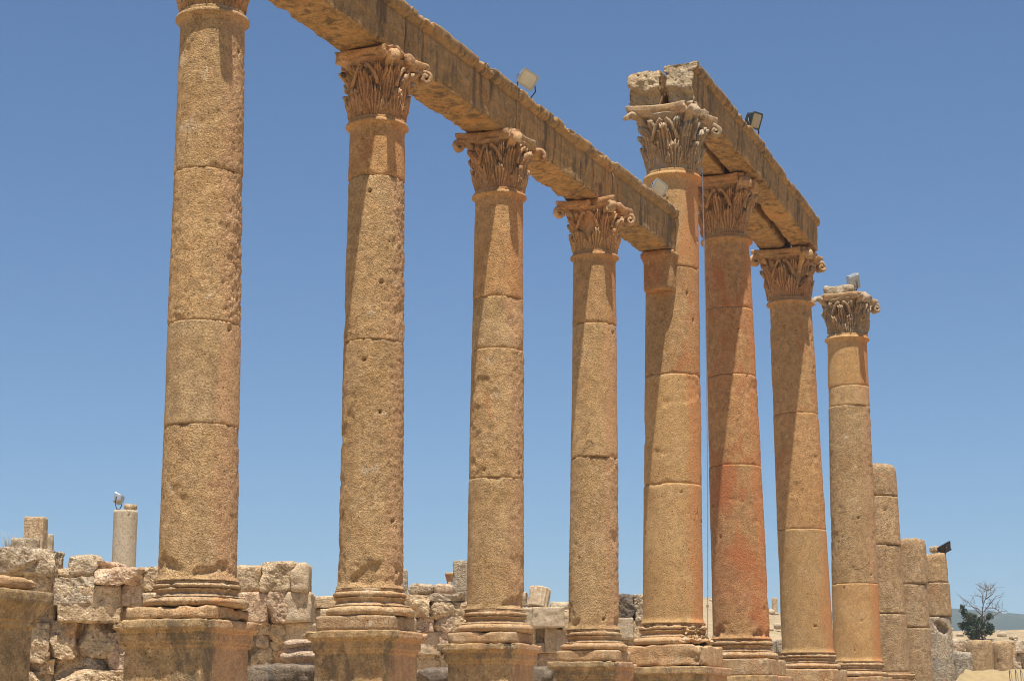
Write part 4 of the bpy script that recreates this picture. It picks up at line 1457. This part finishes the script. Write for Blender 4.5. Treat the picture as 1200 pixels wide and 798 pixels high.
def tree():
    d = 118.0
    k = d / FPX
    base = at(1144, 752, d)
    root = empty('tree', tuple(base), 'dark bushy tree with bare grey branches above, on the rise at the right edge', 'tree')
    rg = np.random.RandomState(12)

    def loc(px, py, dy=0.0):
        P = at(px, py, d) - base
        return P + HF * dy

    tr = MB()
    tr.add(*tube(np.array([loc(1144, 756), loc(1146, 744), loc(1150, 732), loc(1152, 724)]), np.array([.20, .15, .10, .07]), 8))
    tr.build('trunk', M['bark'], root)
    lb = MB()
    tips = []
    for path in ([(1150, 732), (1152, 712), (1155, 698), (1158, 686)], [(1152, 724), (1145, 714), (1134, 703)], [(1152, 716), (1162, 707), (1166, 698)], [(1154, 712), (1166, 712), (1176, 718)], [(1153, 706), (1150, 697), (1147, 691)],
                 [(1155, 702), (1163, 696), (1167, 690)], [(1150, 730), (1163, 722), (1172, 716), (1180, 717)], [(1146, 714), (1137, 710), (1130, 709)], [(1157, 692), (1152, 688)], [(1157, 692), (1163, 689)]):
        pts = np.array([loc(a_, b_, rg.uniform(-.4, .4)) for a_, b_ in path])
        tips.append(pts)
        lb.add(*tube(pts, np.linspace(.04, .014, len(pts)), 6))
    for pts in tips:
        for _ in range(6):
            t_ = rg.uniform(.25, 1) * (len(pts) - 1)
            i_ = min(int(t_), len(pts) - 2)
            p0 = pts[i_] + (pts[i_ + 1] - pts[i_]) * (t_ - i_)
            d_ = np.array([rg.normal() * .45, rg.normal() * .35, rg.uniform(.05, .55)])
            p1 = p0 + d_ * rg.uniform(.4, 1.1)
            lb.add(*tube(np.array([p0, (p0 + p1) / 2 + rg.normal(size=3) * .03, p1]), np.array([.011, .009, .005]), 4))
            for _ in range(2):
                p2 = p1 + np.array([rg.normal() * .22, rg.normal() * .2, rg.uniform(-.05, .3)])
                q0 = p0 + (p1 - p0) * rg.uniform(.4, .9)
                lb.add(*tube(np.array([q0, p2]), np.array([.010, .005]), 4))
    lb.build('bare_branch', M['bark'], root)
    cr = MB()
    for (px, py, s_) in ((1128, 716, 5), (1131, 722, 7), (1138, 728, 9), (1127, 733, 6), (1134, 738, 9), (1145, 734, 9), (1152, 728, 8), (1157, 723, 5), (1160, 735, 6), (1149, 742, 9), (1138, 745, 8), (1163, 739, 4), (1142, 722, 5), (1155, 740, 6), (1125, 711.5, 3)):
        leaf_cloud(cr, loc(px, py, rg.uniform(-.6, .6)), s_ * k, int(26 * s_), .11, rg)
    cr.build('crown', M['leaf'], root)


tree()


def bush():
    d = 120.0
    k = d / FPX
    base = at(835, 752, d)
    root = empty('bush', tuple(base), 'olive green bush on the pale slope seen between two tall columns', 'bush')
    rg = np.random.RandomState(3)
    cr = MB()
    for px, py, s_ in ((828, 738, 6), (833, 730, 7), (838, 735, 8), (843, 742, 7), (830, 746, 7), (837, 748, 7), (845, 733, 5)):
        leaf_cloud(cr, at(px, py, d) - base, s_ * k, 200, .12, rg)
    cr.build('crown', M['leaf_olive'], root)
    t_ = MB()
    t_.add(*tube(np.array([[0, 0, -.3], [0, 0, .5], [.05, 0, 1.0]]), np.array([.08, .06, .03]), 6))
    t_.build('trunk', M['bark'], root)


bush()


def rubble():
    """small stones strewn over the slope beyond the row"""
    rg = np.random.RandomState(31)
    go = bpy.data.objects['ground']
    gv = np.array([v.co[:] for v in go.data.vertices])
    fw = gv @ HF
    px = 600 + FPX * (gv @ CR) / np.maximum(fw, 1) * .98
    ok = np.where((fw > 62) & (fw < 152) & (px > 590) & (px < 1330))[0]
    mb = MB()
    for i in rg.choice(ok, 520):
        a = rg.uniform(.08, .30) * rg.uniform(.5, 1.2)
        v, f = rock(a, a * rg.uniform(.6, 1), a * rg.uniform(.35, .7), a * .5, int(rg.randint(900)), a * .3, a * .2, a * .5, 0, 2)
        mb.add(rotz(v, rg.uniform(0, 6)) + gv[i] + np.array([rg.normal() * .5, rg.normal() * .5, a * .2]), f)
    tag(mb.build('rubble', M['wall_pale']), 'pale stones strewn over the dry slope beyond the colonnade', 'rubble', kind='stuff')


rubble()


def weeds():
    rg = np.random.RandomState(8)
    for lab, px, py, d, hpx, n in (('dry reddish weed sprouting from the top of the rubble wall', 111, 664, 31.6, 14, 36), ('dry straw stalks rising at the left edge above the rubble wall', 8, 645, 31.4, 24, 14)):
        P = at(px, py, d)
        mb = MB()
        k = d / FPX
        for _ in range(n):
            a_ = rg.uniform(-.5, .5) * 14 * k
            b_ = a_ + rg.normal() * 5 * k
            h_ = hpx * k * rg.uniform(.5, 1)
            p0, p1 = CR * a_ * .5, CR * b_ + HF * rg.normal() * .05 + np.array([0, 0, h_])
            mb.add(*tube(np.array([p0, (p0 + p1) / 2 + CR * rg.normal() * .01, p1]), np.array([.005, .004, .002]), 4))
        tag(mb.build('dry_weed', M['straw'], None, loc=tuple(P)), lab, 'weed')


weeds()


# ------------------------------------------------------------------ canvas awning at the lower right
def awning():
    d = 58.0
    c0 = at(1165, 798, d)
    zg = -1.65
    root = empty('awning', (c0[0], c0[1], zg), 'khaki canvas awning at the bottom right corner', 'awning', None, (0, 0, YAW))

    def loc(px, py, dd):
        P = at(px, py, dd) - np.array([c0[0], c0[1], zg])
        return np.array([P @ CR, P @ HF, P[2]])

    nu, nv = 40, 16
    top = [loc(1131 + 110 * u, 782.5 + 2.5 * u + 1.2 * math.sin(u * 9), 59.0) for u in np.linspace(0, 1, nu)]
    bot = [loc(1110 + 140 * u, 806 + 1.5 * math.sin(u * 14), 56.2) for u in np.linspace(0, 1, nu)]
    bk = [loc(1120 + 130 * u, 800, 62.5) for u in np.linspace(0, 1, nu)]
    rows = []
    for t in np.linspace(0, 1, nv):
        r = np.array([a_ * (1 - t) + b_ * t for a_, b_ in zip(bk, top)])
        r[:, 2] -= .08 * math.sin(t * math.pi)
        rows.append(r)
    for t in np.linspace(0, 1, nv)[1:]:
        r = np.array([a_ * (1 - t) + b_ * t for a_, b_ in zip(top, bot)])
        r[:, 2] -= .10 * math.sin(t * math.pi)
        rows.append(r)
    R = np.array(rows)
    P = R.reshape(-1, 3)
    P[:, 2] += .16 * fbm(P * np.array([1, .3, 1]), 1.6, 4, 4)
    R = P.reshape(R.shape)
    lo = R.copy()
    lo[..., 2] -= .012
    v, f = loft(np.concatenate([R, lo[::-1]]), False, False, close=False)
    MB().add(v, f).build('canvas', M['canvas'], root)
    for px, dd in ((1114, 56.3), (1178, 56.3), (1245, 56.3), (1126, 62.3), (1245, 62.3)):
        q = loc(px, 803, dd)
        MB().add(*tube(np.array([[q[0], q[1], 0], [q[0], q[1], q[2]]]), .03, 8)).build('pole', M['dark_metal'], root)
    for px in (1183, 1190, 1196):
        a_, b_ = loc(px, 785, 58.9), loc(px + 4, 802, 56.3)
        b_[2] += .05
        a_[2] += .03
        MB().add(*tube(np.array([a_, (a_ + b_) / 2 + np.array([0, -.02, .08]), b_]), .012, 6)).build('strap', M['bark'], root)


awning()
